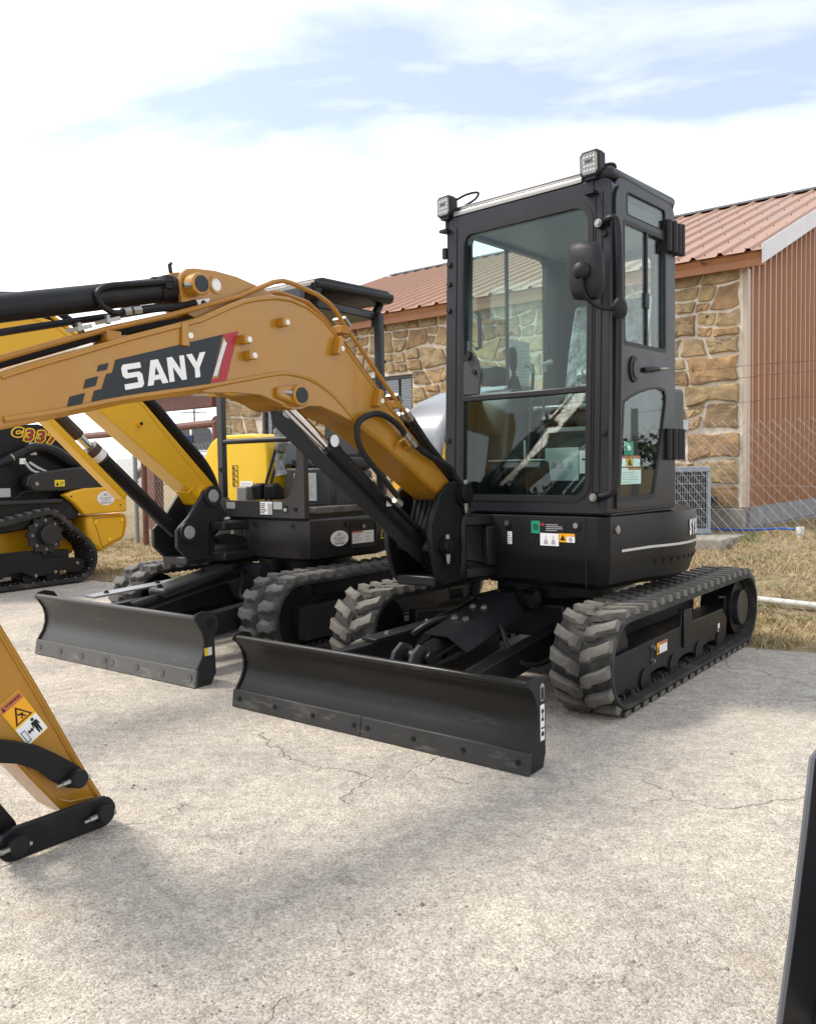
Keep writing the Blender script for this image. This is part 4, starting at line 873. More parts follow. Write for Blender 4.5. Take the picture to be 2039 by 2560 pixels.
rib([Vector(p[:2]) for p in [tuple(q)[:2] for q in smoothpath([(x, z, 0) for x, z in [(3.38, 1.372), (3.2, 1.405), (2.947, 1.462), (2.626, 1.520), (2.418, 1.563), (2.245, 1.599), (2.148, 1.606), (2.022, 1.587), (1.891, 1.528), (1.743, 1.421)]], 4)]], .0115)
rib([(x, z + .014) for x, z in bl[3:7]], .005)
# raised cheek plate along the underside at the cylinder boss
ck = [(x, z - .004) for x, z in [(2.626, 1.512), (2.418, 1.563), (2.245, 1.599), (2.148, 1.606), (2.022, 1.587), (1.891, 1.528), (1.743, 1.421)]]
for y in ((YB1, YB1 + .006), (YB0 - .006, YB0)):
    MB().prism(ck + [(1.79, 1.43), (1.893, 1.462), (1.982, 1.484), (2.05, 1.480), (2.10, 1.464), (2.146, 1.460), (2.19, 1.468), (2.226, 1.484), (2.324, 1.512), (2.456, 1.513), (2.60, 1.503)], 'y', *y).build('cheek_plate', gold, BM)
# cylinder boss, pins and their keeper bolts
def boss(x, z, r, y, L, cap=decal_g, par=BM, m=gold):
    b = MB().cyl((x, y, z), (x, y + L, z), r, 26).build('pin_boss', m, par, bevel=.005); MB().cyl((x, y + L - .002, z), (x, y + L + .004, z), r * .72, 24).build('pin_cap', cap, par); return b
boss(2.131, 1.518, .046, YB1, .045)
MB().prism([(2.11, 1.47), (2.25, 1.505), (2.25, 1.545), (2.13, 1.565)], 'y', YB1, YB1 + .03).build('keeper_lug', gold, BM, bevel=.01)
mb = MB(); mb.cyl((2.215, YB1 + .02, 1.527), (2.18, YB1 + .035, 1.525), .011, 6); mb.cyl((2.235, YB1 + .02, 1.528), (2.21, YB1 + .02, 1.527), .007, 6); mb.build('keeper_bolt', steel, BM)
# arm cylinder bracket on top
tb = [(2.60, 1.785), (2.648, 1.80), (2.664, 1.85), (2.672, 1.905), (2.662, 1.945), (2.635, 1.968), (2.60, 1.976), (2.50, 1.984), (2.391, 1.979), (2.286, 1.961), (2.18, 1.935), (2.2, 1.90), (2.4, 1.85)]
for y in (-.165, -.26):
    MB().prism(tb, 'y', y, y + .022).build('arm_cylinder_bracket', gold, BM, bevel=.004)
boss(2.618, 1.906, .042, -.143, .06)
MB().cyl((2.498, -.166, 1.93), (2.498, -.1425, 1.93), .026, 20).build('eye_sky_disc', white, BM); MB().ring((2.498, -.144, 1.93), (-1, 0, 0), (0, 0, 1), circ(0, 0, .036), circ(0, 0, .025), .006).build('eye_rim', gold, BM)  # white disc paints the bright sky showing through the eye
mb = MB(); mb.cyl((2.68, -.11, 1.895), (2.65, -.10, 1.90), .011, 6); mb.build('keeper_bolt', steel, BM)
FB = Face((0, YB1, 0), (-1, 0, 0), (0, 0, 1)); FT = Face((0, -.143, 0), (-1, 0, 0), (0, 0, 1))
FT.decal('lift_sticker', [(-2.60, 1.855), (-2.535, 1.872), (-2.545, 1.83), (-2.60, 1.815)], white, BM, .0015); FT.decal('lift_symbol', circ(-2.565, 1.848, .012), ink, BM, .003); FT.decal('lift_arrow', [(-2.569, 1.825), (-2.561, 1.827), (-2.561, 1.846), (-2.569, 1.846)], ink, BM, .003)
# studs for the hose clips
for (x, z, lng) in ((2.204, 1.813, .03), (2.413, 1.72, .03), (2.388, 1.66, .03), (1.868, 1.74, .05), (1.598, 1.523, .05), (2.676, 1.708, .02)):
    y1_ = YB1 + (.04 if x < 2.6 else .012)
    if lng == .05: st = MB().prism([(x + .03, z - .022), (x + .012, z - .03), (x - .025, z + .045), (x + .005, z + .055)], 'y', YB1, y1_).build('clip_stud', gold, BM, bevel=.003)
    else: st = MB().prism([(x + .02, z - .016), (x - .014, z - .016), (x - .014, z + .018), (x + .02, z + .018)] if x < 2.6 else [(x + .035, z - .04), (x - .0, z - .04), (x - .0, z + .045), (x + .03, z + .045)], 'y', YB1, y1_).build('clip_stud', gold, BM, bevel=.003)
    MB().cyl((x - .004, y1_ - .001, z), (x - .004, y1_ + .003, z), .0115, 14).build('stud_cap', bright, BM)
# lettering panel
FB.decal('name_panel', [(-2.984, 1.591), (-2.509, 1.732), (-2.578, 1.538), (-3.084, 1.430), (-3.069, 1.480), (-3.040, 1.489), (-3.021, 1.540), (-2.998, 1.546)], decal_g, BM)
FB.decal('red_chevron', [(-2.509, 1.732), (-2.432, 1.755), (-2.503, 1.546), (-2.578, 1.538), (-2.571, 1.557), (-2.535, 1.562), (-2.492, 1.722), (-2.513, 1.720)], red, BM, .0012)
FB.decal('silver_chevron', [(-2.508, 1.713), (-2.493, 1.700), (-2.545, 1.572), (-2.566, 1.565)], silver, BM, .0026)
FB.decal('panel_square', [(-3.049, 1.567), (-3.011, 1.578), (-3.019, 1.554), (-3.056, 1.545)], decal_g, BM)
FB.decal('panel_square', [(-3.099, 1.516), (-3.052, 1.530), (-3.063, 1.497), (-3.108, 1.484)], decal_g, BM)
FB.decal('panel_square', [(-3.158, 1.455), (-3.103, 1.471), (-3.118, 1.424), (-3.172, 1.412)], decal_g, BM)
GL = {'S': [[(1, 1), (.13, 1), (0, .88), (0, .56), (.13, .44), (.72, .44), (.72, .22), (0, .22), (0, 0), (.87, 0), (1, .12), (1, .52), (.87, .64), (.28, .64), (.28, .78), (1, .78)]],
      'A': [[(0, 0), (.34, 1), (.72, 1), (1.08, 0), (.77, 0), (.70, .19), (.37, .19), (.30, 0)]],
      'N': [[(0, 0), (0, 1), (.30, 1), (.72, .42), (.72, 1), (1, 1), (1, 0), (.72, 0), (.28, .60), (.28, 0)]],
      'Y': [[(.36, 0), (.36, .38), (-.06, 1), (.27, 1), (.50, .62), (.73, 1), (1.06, 1), (.64, .38), (.64, 0)]]}
o0 = Vector((-2.950, 1.490)); ex = Vector((-2.602 + 2.950, 1.565 - 1.490)); ey = Vector((-2.966 + 2.950, 1.573 - 1.490)); ey = ey * 1.02
for i, ch in enumerate('SANY'):
    for pg in GL[ch]:
        sx = {'S': .225, 'A': .24, 'N': .22, 'Y': .23}[ch]; x0 = (0, .262, .532, .785)[i]; kx = 1 if ch != 'A' else .98
        FB.decal('name_letter', [tuple(o0 + ex * (x0 + sx * a * kx) + (ey + Vector((.012, .006)) * (x0)) * b) for a, b in pg], white, BM, .0026)
        if ch == 'A': FB.decal('letter_counter', [tuple(o0 + ex * (x0 + sx * a) + (ey + Vector((.012, .006)) * x0) * b) for a, b in ((.43, .39), (.64, .39), (.535, .70))], decal_g, BM, .0042)
# hydraulic lines on the boom
pp_ = [(3.373, 1.56), (3.187, 1.629), (2.995, 1.697), (2.728, 1.78), (2.399, 1.898), (2.212, 1.984), (2.16, 1.998), (2.109, 1.997), (1.95, 1.972), (1.875, 1.945), (1.83, 1.915), (1.758, 1.846), (1.382, 1.519), (1.318, 1.472)]
MB().tube([(x, -.125, z) for x, z in [(3.7, 1.43)] + pp_], .0105, 9).build('hydraulic_pipe', gold_d, BM)
MB().tube([(x, -.185, z) for x, z in [(3.7, 1.42), (3.37, 1.545), (2.95, 1.69), (2.5, 1.845), (2.25, 1.94), (2.126, 1.962), (1.95, 1.945), (1.85, 1.89), (1.722, 1.80), (1.36, 1.49), (1.30, 1.45)]], .0105, 9).build('hydraulic_pipe', gold_d, BM)
MB().tube([(x, -.155, z - .018) for x, z in [(3.7, 1.42), (3.373, 1.56), (2.995, 1.697), (2.75, 1.765), (2.68, 1.78), (2.6, 1.80)]], .014, 8).build('hose', hose_m, BM)
for (x, z) in ((2.98, 1.685), (1.79, 1.85), (1.42, 1.53)):
    MB().box(x - .028, x + .028, -.20, -.105, z - .03, z + .006).build('pipe_bracket', gold_d, BM, bevel=.003)
for (x, z, a) in ((2.975, 1.720, .35), (3.085, 1.680, .35), (1.765, 1.872, -.75), (1.39, 1.545, -.75)):
    c, s = math.cos(a), math.sin(a); mb = MB(); mb.beam((x - .026, -.15, z + .004 + (.015 if a > 0 else 0)), (x + .026, -.15, z - .012 + (.015 if a > 0 else .02)), .075, .014, (s * .5, 0, 1)) if a > 0 else mb.beam((x - .02, -.15, z - .012), (x + .02, -.15, z + .022), .075, .014, (-.6, 0, 1))
    mb.cyl((x, -.15, z), (x + (0 if a > 0 else -.015), -.15, z + .03), .010, 6); mb.build('pipe_clamp', steel, BM)
MB().cyl((1.335, -.125, 1.487), (1.285, -.125, 1.445), .021, 8).build('pipe_fitting', steel, BM); MB().cyl((1.325, -.185, 1.475), (1.28, -.185, 1.435), .021, 8).build('pipe_fitting', steel, BM)
for q, y in (([(1.29, 1.45), (1.16, 1.33), (1.0, 1.21), (.90, 1.14), (.84, 1.06), (.83, .95)], -.125), ([(1.285, 1.44), (1.13, 1.33), (.97, 1.22), (.86, 1.14), (.80, 1.03)], -.185), ([(1.25, 1.42), (1.1, 1.29), (.95, 1.19), (.86, 1.10), (.82, 1.0)], -.155)):
    MB().tube(smoothpath([(x, y, z) for x, z in q]), .022, 8).build('hydraulic_hose', hose_m, BM)
hp_ = [(1.483, 1.068), (1.602, 1.166), (1.740, 1.285), (1.775, 1.37), (1.757, 1.42), (1.696, 1.450), (1.62, 1.462), (1.54, 1.445), (1.458, 1.405), (1.41, 1.36)]
MB().tube(smoothpath([(x, -.065, z) for x, z in hp_]), .0145, 9).build('looped_hose', hose_m, BM)
MB().tube(smoothpath([(x, -.062, z) for x, z in [(1.35, 1.325), (1.283, 1.291), (1.2, 1.258), (1.111, 1.23), (1.04, 1.20), (1.003, 1.167), (.93, 1.08), (.90, 1.0)]]), .0155, 9).build('hydraulic_hose', hose_m, BM)
mb = MB(); mb.cyl((1.425, -.064, 1.375), (1.392, -.063, 1.347), .020, 8); mb.cyl((1.385, -.063, 1.342), (1.345, -.062, 1.315), .019, 8); mb.cyl((1.40, -.0635, 1.355), (1.37, -.063, 1.33), .014, 8); mb.build('hose_fitting', steel, BM)
MB().tube([(1.46, YB1, 1.30), (1.455, -.07, 1.335), (1.43, -.063, 1.35), (1.385, -.063, 1.315), (1.39, YB1, 1.30)], .008, 6).build('hose_saddle', gold, BM)
mb = MB(); mb.cyl((1.50, -.067, 1.055), (1.46, -.068, 1.03), .019, 8); mb.build('hose_fitting', steel, BM)
# ---- boom cylinder with guard
BC = MB().cyl((1.80, -.2, 1.285), (1.115, -.2, .798), .046, 26).build('boom_cylinder', black, EXC)
MB().cyl((2.10, -.2, 1.497), (1.78, -.2, 1.271), .027, 20).build('piston_rod', chrome, BC)
MB().cyl((1.835, -.2, 1.31), (1.79, -.2, 1.278), .05, 24).build('gland', black, BC); MB().cyl((2.131, -.26, 1.518), (2.131, -.14, 1.518), .048, 22).build('rod_eye', black, BC)
MB().cyl((1.83, -.152, 1.335), (1.83, -.15, 1.335), .028, 18).build('dust_cap', white, BC)
gp = [(2.232, 1.453), (2.19, 1.455), (2.150, 1.428), (2.115, 1.420), (1.88, 1.248), (1.666, 1.095), (1.305, .832), (1.17, .735), (1.21, .715), (1.352, .815), (1.727, 1.060), (2.224, 1.402)]
MB().prism(gp, 'y', -.142, -.135).build('rod_guard', black, BC)
MB().beam((2.20, -.15, 1.400), (1.24, -.15, .745), .022, .008, (.55, 0, -.83)).build('guard_lip', black, BC)
MB().tube(smoothpath([(1.50, -.13, 1.07), (1.35, -.14, .985), (1.25, -.145, .92), (1.18, -.15, .88)]), .011, 7).build('cylinder_line', black, BC)
for k in (.35, .55, .8): p = Vector((1.80, -.2, 1.285)).lerp(Vector((1.115, -.2, .798)), k); MB().cyl(p + Vector((.012, 0, .0085)), p - Vector((.012, 0, .0085)), .050, 22).build('cylinder_band', black, BC)
MB().box(1.40, 1.47, -.146, -.143, 1.02, 1.055).build('part_sticker', white, BC)
# ---- arm cylinder
AC_ = MB().cyl((2.675, -.2, 1.893), (3.50, -.2, 1.687), .045, 28).build('arm_cylinder', black, EXC)
MB().cyl((3.5, -.2, 1.687), (4.02, -.2, 1.557), .024, 18).build('piston_rod', chrome, AC_); MB().cyl((2.66, -.2, 1.897), (2.74, -.2, 1.877), .050, 26).build('end_collar', black, AC_)
MB().cyl((2.618, -.235, 1.906), (2.618, -.165, 1.906), .045, 20).build('base_eye', black, AC_)
MB().tube(smoothpath([(x, -.148, z) for x, z in [(2.70, 1.912), (2.82, 1.884), (2.955, 1.855), (3.00, 1.835), (3.014, 1.812), (2.997, 1.780), (2.953, 1.762), (2.91, 1.768)]]), .0105, 8).build('hard_line', black, AC_)
MB().box(2.70, 2.735, -.17, -.14, 1.88, 1.93).build('line_clamp', black, AC_, bevel=.004)
mb = MB(); mb.cyl((2.915, -.148, 1.768), (2.888, -.148, 1.775), .0175, 8); mb.cyl((2.878, -.148, 1.777), (2.845, -.148, 1.785), .0175, 8); mb.build('hose_fitting', steel, AC_)
MB().tube(smoothpath([(x, -.148, z) for x, z in [(2.84, 1.786), (2.76, 1.805), (2.68, 1.82), (2.6, 1.845)]]), .0155, 8).build('hydraulic_hose', hose_m, AC_)
MB().tube(smoothpath([(x, -.2, z) for x, z in [(2.72, 1.815), (2.904, 1.765), (3.1, 1.715), (3.329, 1.654), (3.7, 1.55)]]), .012, 8).build('return_line', black, AC_)
MB().tube([(2.668, -.2, 1.955), (2.672, -.2, 1.985), (2.665, -.2, 1.992)], .008, 6).build('grease_nipple', black, AC_)
# ---- arm (dipper) hanging to the ground, partly out of the picture
am = [(3.07, .075), (3.167, .26), (3.296, .528), (3.416, .762), (3.62, 1.16), (3.72, 1.35), (3.86, 1.58), (3.97, 1.64), (4.05, 1.60), (4.06, 1.52), (4.0, 1.25), (3.92, 1.10), (3.70, .73), (3.431, .373), (3.347, .253), (3.225, .085), (3.16, .03), (3.10, .03)]
AM = MB().prism(am, 'y', -.285, -.115).build('arm', gold, EXC, bevel=.006)
rib([(3.10, .10), (3.18, .245), (3.308, .51), (3.428, .745), (3.6, 1.07)], .006, par=AM, y=-.115)
rib([(3.12, .105), (3.20, .115), (3.24, .135)], .005, par=AM, y=-.115); rib([(3.34, .262), (3.43, .385), (3.66, .70)], .005, par=AM, y=-.115)
lk = [(3.50, .408), (3.46, .402), (3.387, .375), (3.323, .345), (3.258, .298), (3.183, .237), (3.156, .205), (3.158, .175), (3.18, .160), (3.228, .177), (3.275, .212), (3.327, .266), (3.39, .304), (3.463, .329), (3.55, .34), (3.62, .36), (3.64, .40), (3.60, .43)]
def slot(p0, p1, r, n=10):
    p0 = Vector(p0); p1 = Vector(p1); a = math.atan2(p1.y - p0.y, p1.x - p0.x); o = []
    for k in range(n + 1): t = a - math.pi / 2 + math.pi * k / n; o.append((p1.x + r * math.cos(t), p1.y + r * math.sin(t)))
    for k in range(n + 1): t = a + math.pi / 2 + math.pi * k / n; o.append((p0.x + r * math.cos(t), p0.y + r * math.sin(t)))
    return o
for y in (-.10,):
    MB().prism(lk, 'y', y, y + .022).build('bucket_link', black, AM, bevel=.004)
    MB().prism(slot((3.123, .066), (3.422, .066), .052), 'y', y + .026, y + .048).build('coupler_plate', black, AM, bevel=.004)
    MB().prism(slot((3.42, .10), (3.60, .385), .034), 'y', y - .004 - .022, y - .004).build('link_bar', black, AM, bevel=.004)
MB().cyl((3.422, -.29, .066), (3.422, -.1, .066), .028, 18).build('coupler_pin', black, AM)
for x, z, y in ((3.198, .203, -.078), (3.123, .066, -.052), (3.418, .066, -.052)):
    pin_cap(MB(), (x, y, z), (0, 1, 0), .030, .028).build('pin_end', ink, AM, bevel=.003)
    mb = MB(); mb.cyl((x + .055, y + .016, z - .002), (x + .028, y + .016, z), .0085, 6); mb.cyl((x + .075, y + .016, z - .004), (x + .05, y + .016, z - .002), .0055, 6); mb.build('keeper_bolt', steel, AM); MB().cyl((x - .028, y + .016, z - .004), (x - .040, y + .016, z - .006), .0085, 6).build('keeper_nut', steel, AM)
FA = Face((0, -.115, 0), (-1, 0, 0), (0, 0, 1))
c0 = Vector((-3.427, .482)); ea = Vector((.067, .041)); ebb = Vector((.090, -.141)) # sticker axes
def sp_(u, v): return tuple(c0 + ea * u + ebb * v)
FA.decal('warning_sticker', [sp_(-.02, -.01), sp_(1.02, -.01), sp_(1.02, 1.01), sp_(-.02, 1.01)], ylw, AM)
FA.decal('sticker_header', [sp_(0, 0), sp_(1, 0), sp_(1, .16), sp_(0, .16)], red_o, AM, .0022)
FA.decal('sticker_field', [sp_(0, .17), sp_(1, .17), sp_(1, .56), sp_(0, .56)], orange, AM, .0022)
FA.decal('sticker_panel', [sp_(0, .58), sp_(1, .58), sp_(1, .99), sp_(0, .99)], white, AM, .0022)
FA.decal('warning_triangle', [sp_(.10, .53), sp_(.90, .53), sp_(.5, .20)], ink, AM, .0036); FA.decal('triangle_inside', [sp_(.20, .50), sp_(.80, .50), sp_(.5, .26)], orange, AM, .0050)
mb = MB(); FA.poly(mb, [sp_(.42, .48), sp_(.50, .40), sp_(.38, .37), sp_(.40, .34), sp_(.62, .38), sp_(.58, .42), sp_(.66, .47), sp_(.60, .48), sp_(.52, .43), sp_(.48, .48)], .0064, .0005); mb.build('warning_symbol', ink, AM, smooth=0)
FA.text('WARNING', *sp_(.58, .08), .0115, ink, AM, .0038, rot=math.atan2(.041, .067), bold=.0004, name='warning_lettering'); FA.decal('header_triangle', [sp_(.05, .13), sp_(.17, .13), sp_(.11, .03)], ink, AM, .0036)
mb = MB()
for a, b, c, d_ in ((.66, .80, .61, .655), ): FA.poly(mb, [sp_(.73 + .07 * math.cos(t), .635 + .035 * math.sin(t)) for t in [2 * math.pi * k / 12 for k in range(12)]], .0036, .0005)
FA.poly(mb, [sp_(*q) for q in [(.60, .68), (.86, .68), (.90, .80), (.85, .80), (.83, .73), (.82, .95), (.75, .95), (.73, .84), (.71, .95), (.64, .95), (.63, .73), (.61, .80), (.56, .80)]], .0036, .0005)
FA.poly(mb, [sp_(*q) for q in [(.30, .80), (.38, .74), (.38, .78), (.48, .78), (.48, .74), (.56, .80), (.48, .86), (.48, .82), (.38, .82), (.38, .86)]], .0036, .0005)
for q in ([(.06, .70), (.26, .70), (.26, .715), (.06, .715)], [(.06, .935), (.26, .935), (.26, .95), (.06, .95)], [(.06, .70), (.085, .70), (.085, .95), (.06, .95)], [(.235, .70), (.26, .70), (.26, .95), (.235, .95)]): FA.poly(mb, [sp_(*p) for p in q], .0036, .0005)
mb.build('warning_symbol', ink, AM, smooth=0)

# ---- cab
FO = Vector((.729, 0, .96)); FU = Vector((0, 1, 0)); FV = Vector((-.034, 0, 1))
CAB = MB()
CAB.ring(FO, FU, FV, rrect(-.285, .752, 0, 1.665, (.05, .05, .015, .015)), rrect(-.165, .640, .075, 1.56, (.10, .05, .03, .09)), -.09)
CAB.ring((0, .750, 0), (-1, 0, 0), (0, 0, 1), rrect(-.645, .035, .962, 2.645, (.07, .10, .02, .02)), rrect(-.60, -.03, 1.02, 2.56, .05), -.05)
q0, q1, q2, q3 = Vector((-.035, .75, 0)), Vector((-.59, .43, 0)), Vector((-.65, -.285, 0)), Vector((.66, -.285, 0))
def wallring(a, b, x0, x1, z0, z1, r=.05, t=-.045):
    u = (b - a).normalized(); L = (b - a).length
    CAB.ring(a, u, (0, 0, 1), [(0, .962), (L, .962), (L, 2.63), (0, 2.63)], rrect(x0, L - x1, z0, z1, r), t); return u, L
uA, LA = wallring(q0, q1, .05, .06, 1.45, 2.50); uB, LB = wallring(q1, q2, .06, .20, 1.50, 2.52); uC, LC = wallring(q2, q3, .33, .07, 1.62, 2.55)
CAB = CAB.build('cab', cabp, EXC, rz=RU, bevel=.006, smooth=35)
MB().prism([(-.6, -.27), (.66, -.27), (.66, .735), (-.04, .735), (-.57, .43)], 'z', .95, .985).build('cab_floor', plast, CAB)
MB().prism([(-.655, -.29), (.672, -.29), (.672, .752), (-.04, .757), (-.60, .435)], 'z', 2.615, 2.685).build('cab_roof', cabp, CAB, bevel=.045, seg=5, smooth=60)
MB().prism([(-.6, -.25), (.62, -.25), (.62, .71), (-.04, .71), (-.55, .42)], 'z', 2.575, 2.595).build('headliner', plast_l, CAB)
# roof lip above the windscreen, sky reflection put into its pale colour
mb = MB(); n = 14; ys_ = [-.235 + (.585 + .235) * k / n for k in range(n + 1)]
for (x, z, e_) in ((.676, 2.628, 0), (.674, 2.650, .0), (.655, 2.682, .008), (.60, 2.702, .02)): mb.v += [(x, y + (e_ if k == 0 else -e_ if k == n else 0), z) for k, y in enumerate(ys_)]
mb.f = [(q * (n + 1) + k, q * (n + 1) + k + 1, (q + 1) * (n + 1) + k + 1, (q + 1) * (n + 1) + k) for q in range(3) for k in range(n)]
mb.build('roof_lip', roofg, CAB, smooth=60)
# windscreen: seal, two panes, divider
sl_ = rrect(-.168, .643, .072, 1.563, (.10, .05, .03, .09)); si_ = rrect(-.150, .626, .090, 1.546, (.088, .04, .02, .078))
MB().ring(FO + Vector((.004, 0, 0)), FU, FV, rrect(-.18, .655, .06, 1.575, (.11, .06, .04, .10)), si_, -.03).build('window_seal', ink, CAB)
MB().plate(FO + Vector((-.012, 0, 0)), FU, FV, rrect(-.160, .636, .645, 1.556, (.095, .045, .005, .005)), .005).build('windscreen', gl, CAB)
MB().plate(FO + Vector((-.016, 0, 0)), FU, FV, rrect(-.160, .636, .080, .618, (.005, .005, .025, .085)), .005).build('lower_windscreen', gl, CAB)
MB().box(.680, .712, -.164, .640, 1.573, 1.606).build('windscreen_divider', cabp, CAB, bevel=.006)
MB().plate(FO, FU, FV, [(-.15, .088), (.56, .088), (.56, .094), (-.15, .094)], .002).build('seal_highlight', satin, CAB)
# wiper
wm = MB().plate(FO + Vector((-.010, 0, 0)), FU, FV, [(-.158, .648), (-.045, .648), (-.035, .76), (-.055, .84), (-.09, .875), (-.125, .868), (-.158, .83)], .014).build('wiper_motor_cover', plast, CAB, bevel=.006)
MB().cyl((.70, -.075, 1.735), (.72, -.075, 1.735), .014, 14).build('wiper_knob', ink, CAB); MB().cyl((.69, -.12, 1.83), (.725, -.12, 1.83), .026, 16).build('wiper_pivot', ink, CAB)
MB().tube([(.728, -.13, 1.84), (.724, -.137, 2.0), (.718, -.140, 2.2), (.712, -.135, 2.40)], .007, 6).build('wiper_arm', ink, CAB); MB().beam((.705, -.150, 1.92), (.70, -.150, 2.46), .008, .018, (0, 1, 0)).build('wiper_blade', ink, CAB)
MB().tube([(.66, -.10, 1.87), (.64, -.085, 1.88), (.64, -.085, 2.06), (.66, -.10, 2.08)], .012, 8).build('grab_handle', ink, CAB)
for y, z in ((.719, 2.345), (.733, 1.368), (-.262, 1.36), (-.262, 2.36), (-.262, 2.25), (-.262, 2.10)):
    MB().cyl((.735 - .034 * (z - .96), y, z), (.742 - .034 * (z - .96), y, z), .017, 14, .013).build('plug', ink, CAB)
MB().box(.67, .69, -.31, -.285, 2.40, 2.46).build('side_clip', ink, CAB)
for y0, y1 in ((.662, .668), (.70, .706), (-.215, -.21)): MB().plate(FO, FU, FV, [(y0, .05), (y1, .05), (y1, 1.6), (y0, 1.6)], .004).build('pillar_crease', ink, CAB)
# door
DR = MB(); dO = (0, .7515, 0)
qp = [(-.582, 1.523), (-.50, 1.555), (-.405, 1.583), (-.29, 1.606), (-.175, 1.616), (-.115, 1.608), (-.094, 1.58), (-.096, 1.54), (-.235, 1.045), (-.26, 1.033), (-.635, 1.033)]
DR.ring(dO, (-1, 0, 0), (0, 0, 1), [(-.655, .985), (.022, .985), (.022, 1.775), (-.655, 1.775)], qp, .014)
DR.ring(dO, (-1, 0, 0), (0, 0, 1), [(-.655, 1.775), (.022, 1.775), (.022, 2.44), (-.655, 2.44)], rrect(-.575, -.095, 1.815, 2.425, .02), .014)
DR.ring(dO, (-1, 0, 0), (0, 0, 1), [(-.655, 2.44), (.022, 2.44)] + [(.022, 2.55), (.0, 2.595), (-.04, 2.615), (-.56, 2.60), (-.62, 2.585), (-.65, 2.54), (-.655, 2.50)], rrect(-.545, -.095, 2.458, 2.575, .02), .014)
DR = DR.build('door', cabp, CAB, bevel=.004)
dF = Face((0, .7515, 0), (-1, 0, 0), (0, 0, 1))
def pane(name, poly, m=gl, y=.755, t=.004): return MB().plate((0, y, 0), (-1, 0, 0), (0, 0, 1), poly, t).build(name, m, CAB)
def seal(inner_scale, poly, name='window_seal', w=.014, y=.758, t=.006, m=ink):
    cx = sum(p[0] for p in poly) / len(poly); cy = sum(p[1] for p in poly) / len(poly)
    inn = [(cx + (p[0] - cx) * inner_scale, cy + (p[1] - cy) * inner_scale) for p in poly]; out = [(cx + (p[0] - cx) * (2 - inner_scale - .0), cy + (p[1] - cy) * (2 - inner_scale)) for p in poly]
    return MB().ring((0, y, 0), (-1, 0, 0), (0, 0, 1), out, inn, t).build(name, m, CAB)
pane('quarter_window', qp); seal(.965, qp, y=.7605)
pane('front_sliding_pane', [(-.572, 1.818), (-.32, 1.818), (-.32, 2.422), (-.572, 2.422)]); pane('rear_sliding_pane', [(-.325, 1.818), (-.098, 1.818), (-.098, 2.422), (-.325, 2.422)], y=.744)
pane('top_window', rrect(-.540, -.10, 2.462, 2.571, .02))
seal(.965, rrect(-.572, -.098, 1.818, 2.422, .02), y=.7605); seal(.97, rrect(-.540, -.10, 2.462, 2.571, .02), y=.7605)
MB().box(.315, .329, .742, .768, 1.82, 2.42).build('sliding_divider', ink, CAB); MB().box(.30, .345, .755, .770, 2.02, 2.10).build('slider_grip', ink, CAB, bevel=.004)
mb = MB(); dF.poly(mb, circ(-.475, 1.694, .052, 22, .068), .012, .012); mb.build('door_handle_rim', ink, CAB, bevel=.004)
mb = MB(); dF.poly(mb, circ(-.468, 1.694, .034, 18, .050), .022, .008); mb.build('door_handle', plast, CAB, bevel=.004)
MB().tube([(.375, .772, 1.697), (.30, .785, 1.703), (.22, .785, 1.712)], [.013, .016, .010], 8).build('hold_open_catch', ink, CAB); MB().cyl((.22, .785, 1.712), (.115, .785, 1.722), .008, 8).build('catch_bar', steel, CAB)
for z in (2.44, 1.315):
    h = MB(); 
    for x, dy in ((.085, .024), (.03, .04), (-.035, .03), (-.06, .05)): h.cyl((x, .765 + dy * .4, z - .085), (x, .765 + dy * .4, z + .085), .020, 12)
    h.box(-.05, .10, .752, .775, z - .075, z + .075); h.build('hinge', ink, CAB, bevel=.004)
# stickers on the quarter window
wF = Face((0, .743, 0), (-1, 0, 0), (0, 0, 1))
wF.rect('emergency_sticker', -.545, -.445, 1.255, 1.325, green, CAB, .004); wF.decal('emergency_mark', circ(-.495, 1.29, .022, 14, .014), white, CAB, .006)
for k, mm in enumerate((white, orange, white)): wF.rect('safety_sticker', -.60 + .078 * k, -.525 + .078 * k, 1.195, 1.252, mm, CAB, .004)
wF.rect('sticker_header', -.60, -.369, 1.237, 1.252, red_o, CAB, .0055); wF.decal('warning_triangle', [(-.51, 1.20), (-.46, 1.20), (-.485, 1.235)], ink, CAB, .0055)
wF.rect('safety_notice', -.61, -.36, 1.105, 1.19, white, CAB, .004); wF.rect('sticker_header', -.50, -.36, 1.178, 1.19, red_o, CAB, .0055); wF.lines(-.60, -.37, 1.11, 1.172, 5, greypr, CAB, .0055, .13)
# other panes
def wpane(name, a, u, x0, x1, z0, z1): return MB().plate(a + Vector((u.y, -u.x, 0)) * -.02, u, (0, 0, 1), rrect(x0, x1, z0, z1, .05), .004).build(name, gl, CAB)
wpane('rear_quarter_window', q0, uA, .04, LA - .05, 1.44, 2.51); wpane('rear_window', q1, uB, .05, LB - .19, 1.49, 2.53); wpane('right_window', q2, uC, .32, LC - .06, 1.61, 2.56)
MB().box(.10, .125, -.275, -.262, 1.62, 2.55).build('window_divider', satin, CAB)
iF = Face((-.60, 0, 0), (0, 1, 0), (0, 0, 1))
# papers and plates inside
rF = Face((0, -.262, 0), (-1, 0, 0), (0, 0, 1))
mb = MB(); rF.poly(mb, [(-.10, 1.66), (.12, 1.66), (.12, 2.0), (-.10, 2.0)], .004); mb.build('instruction_sheet', mat('paper', (.55, .58, .55), .6), CAB); rF.lines(-.08, .10, 1.68, 1.97, 14, greypr, CAB, .006, .14)
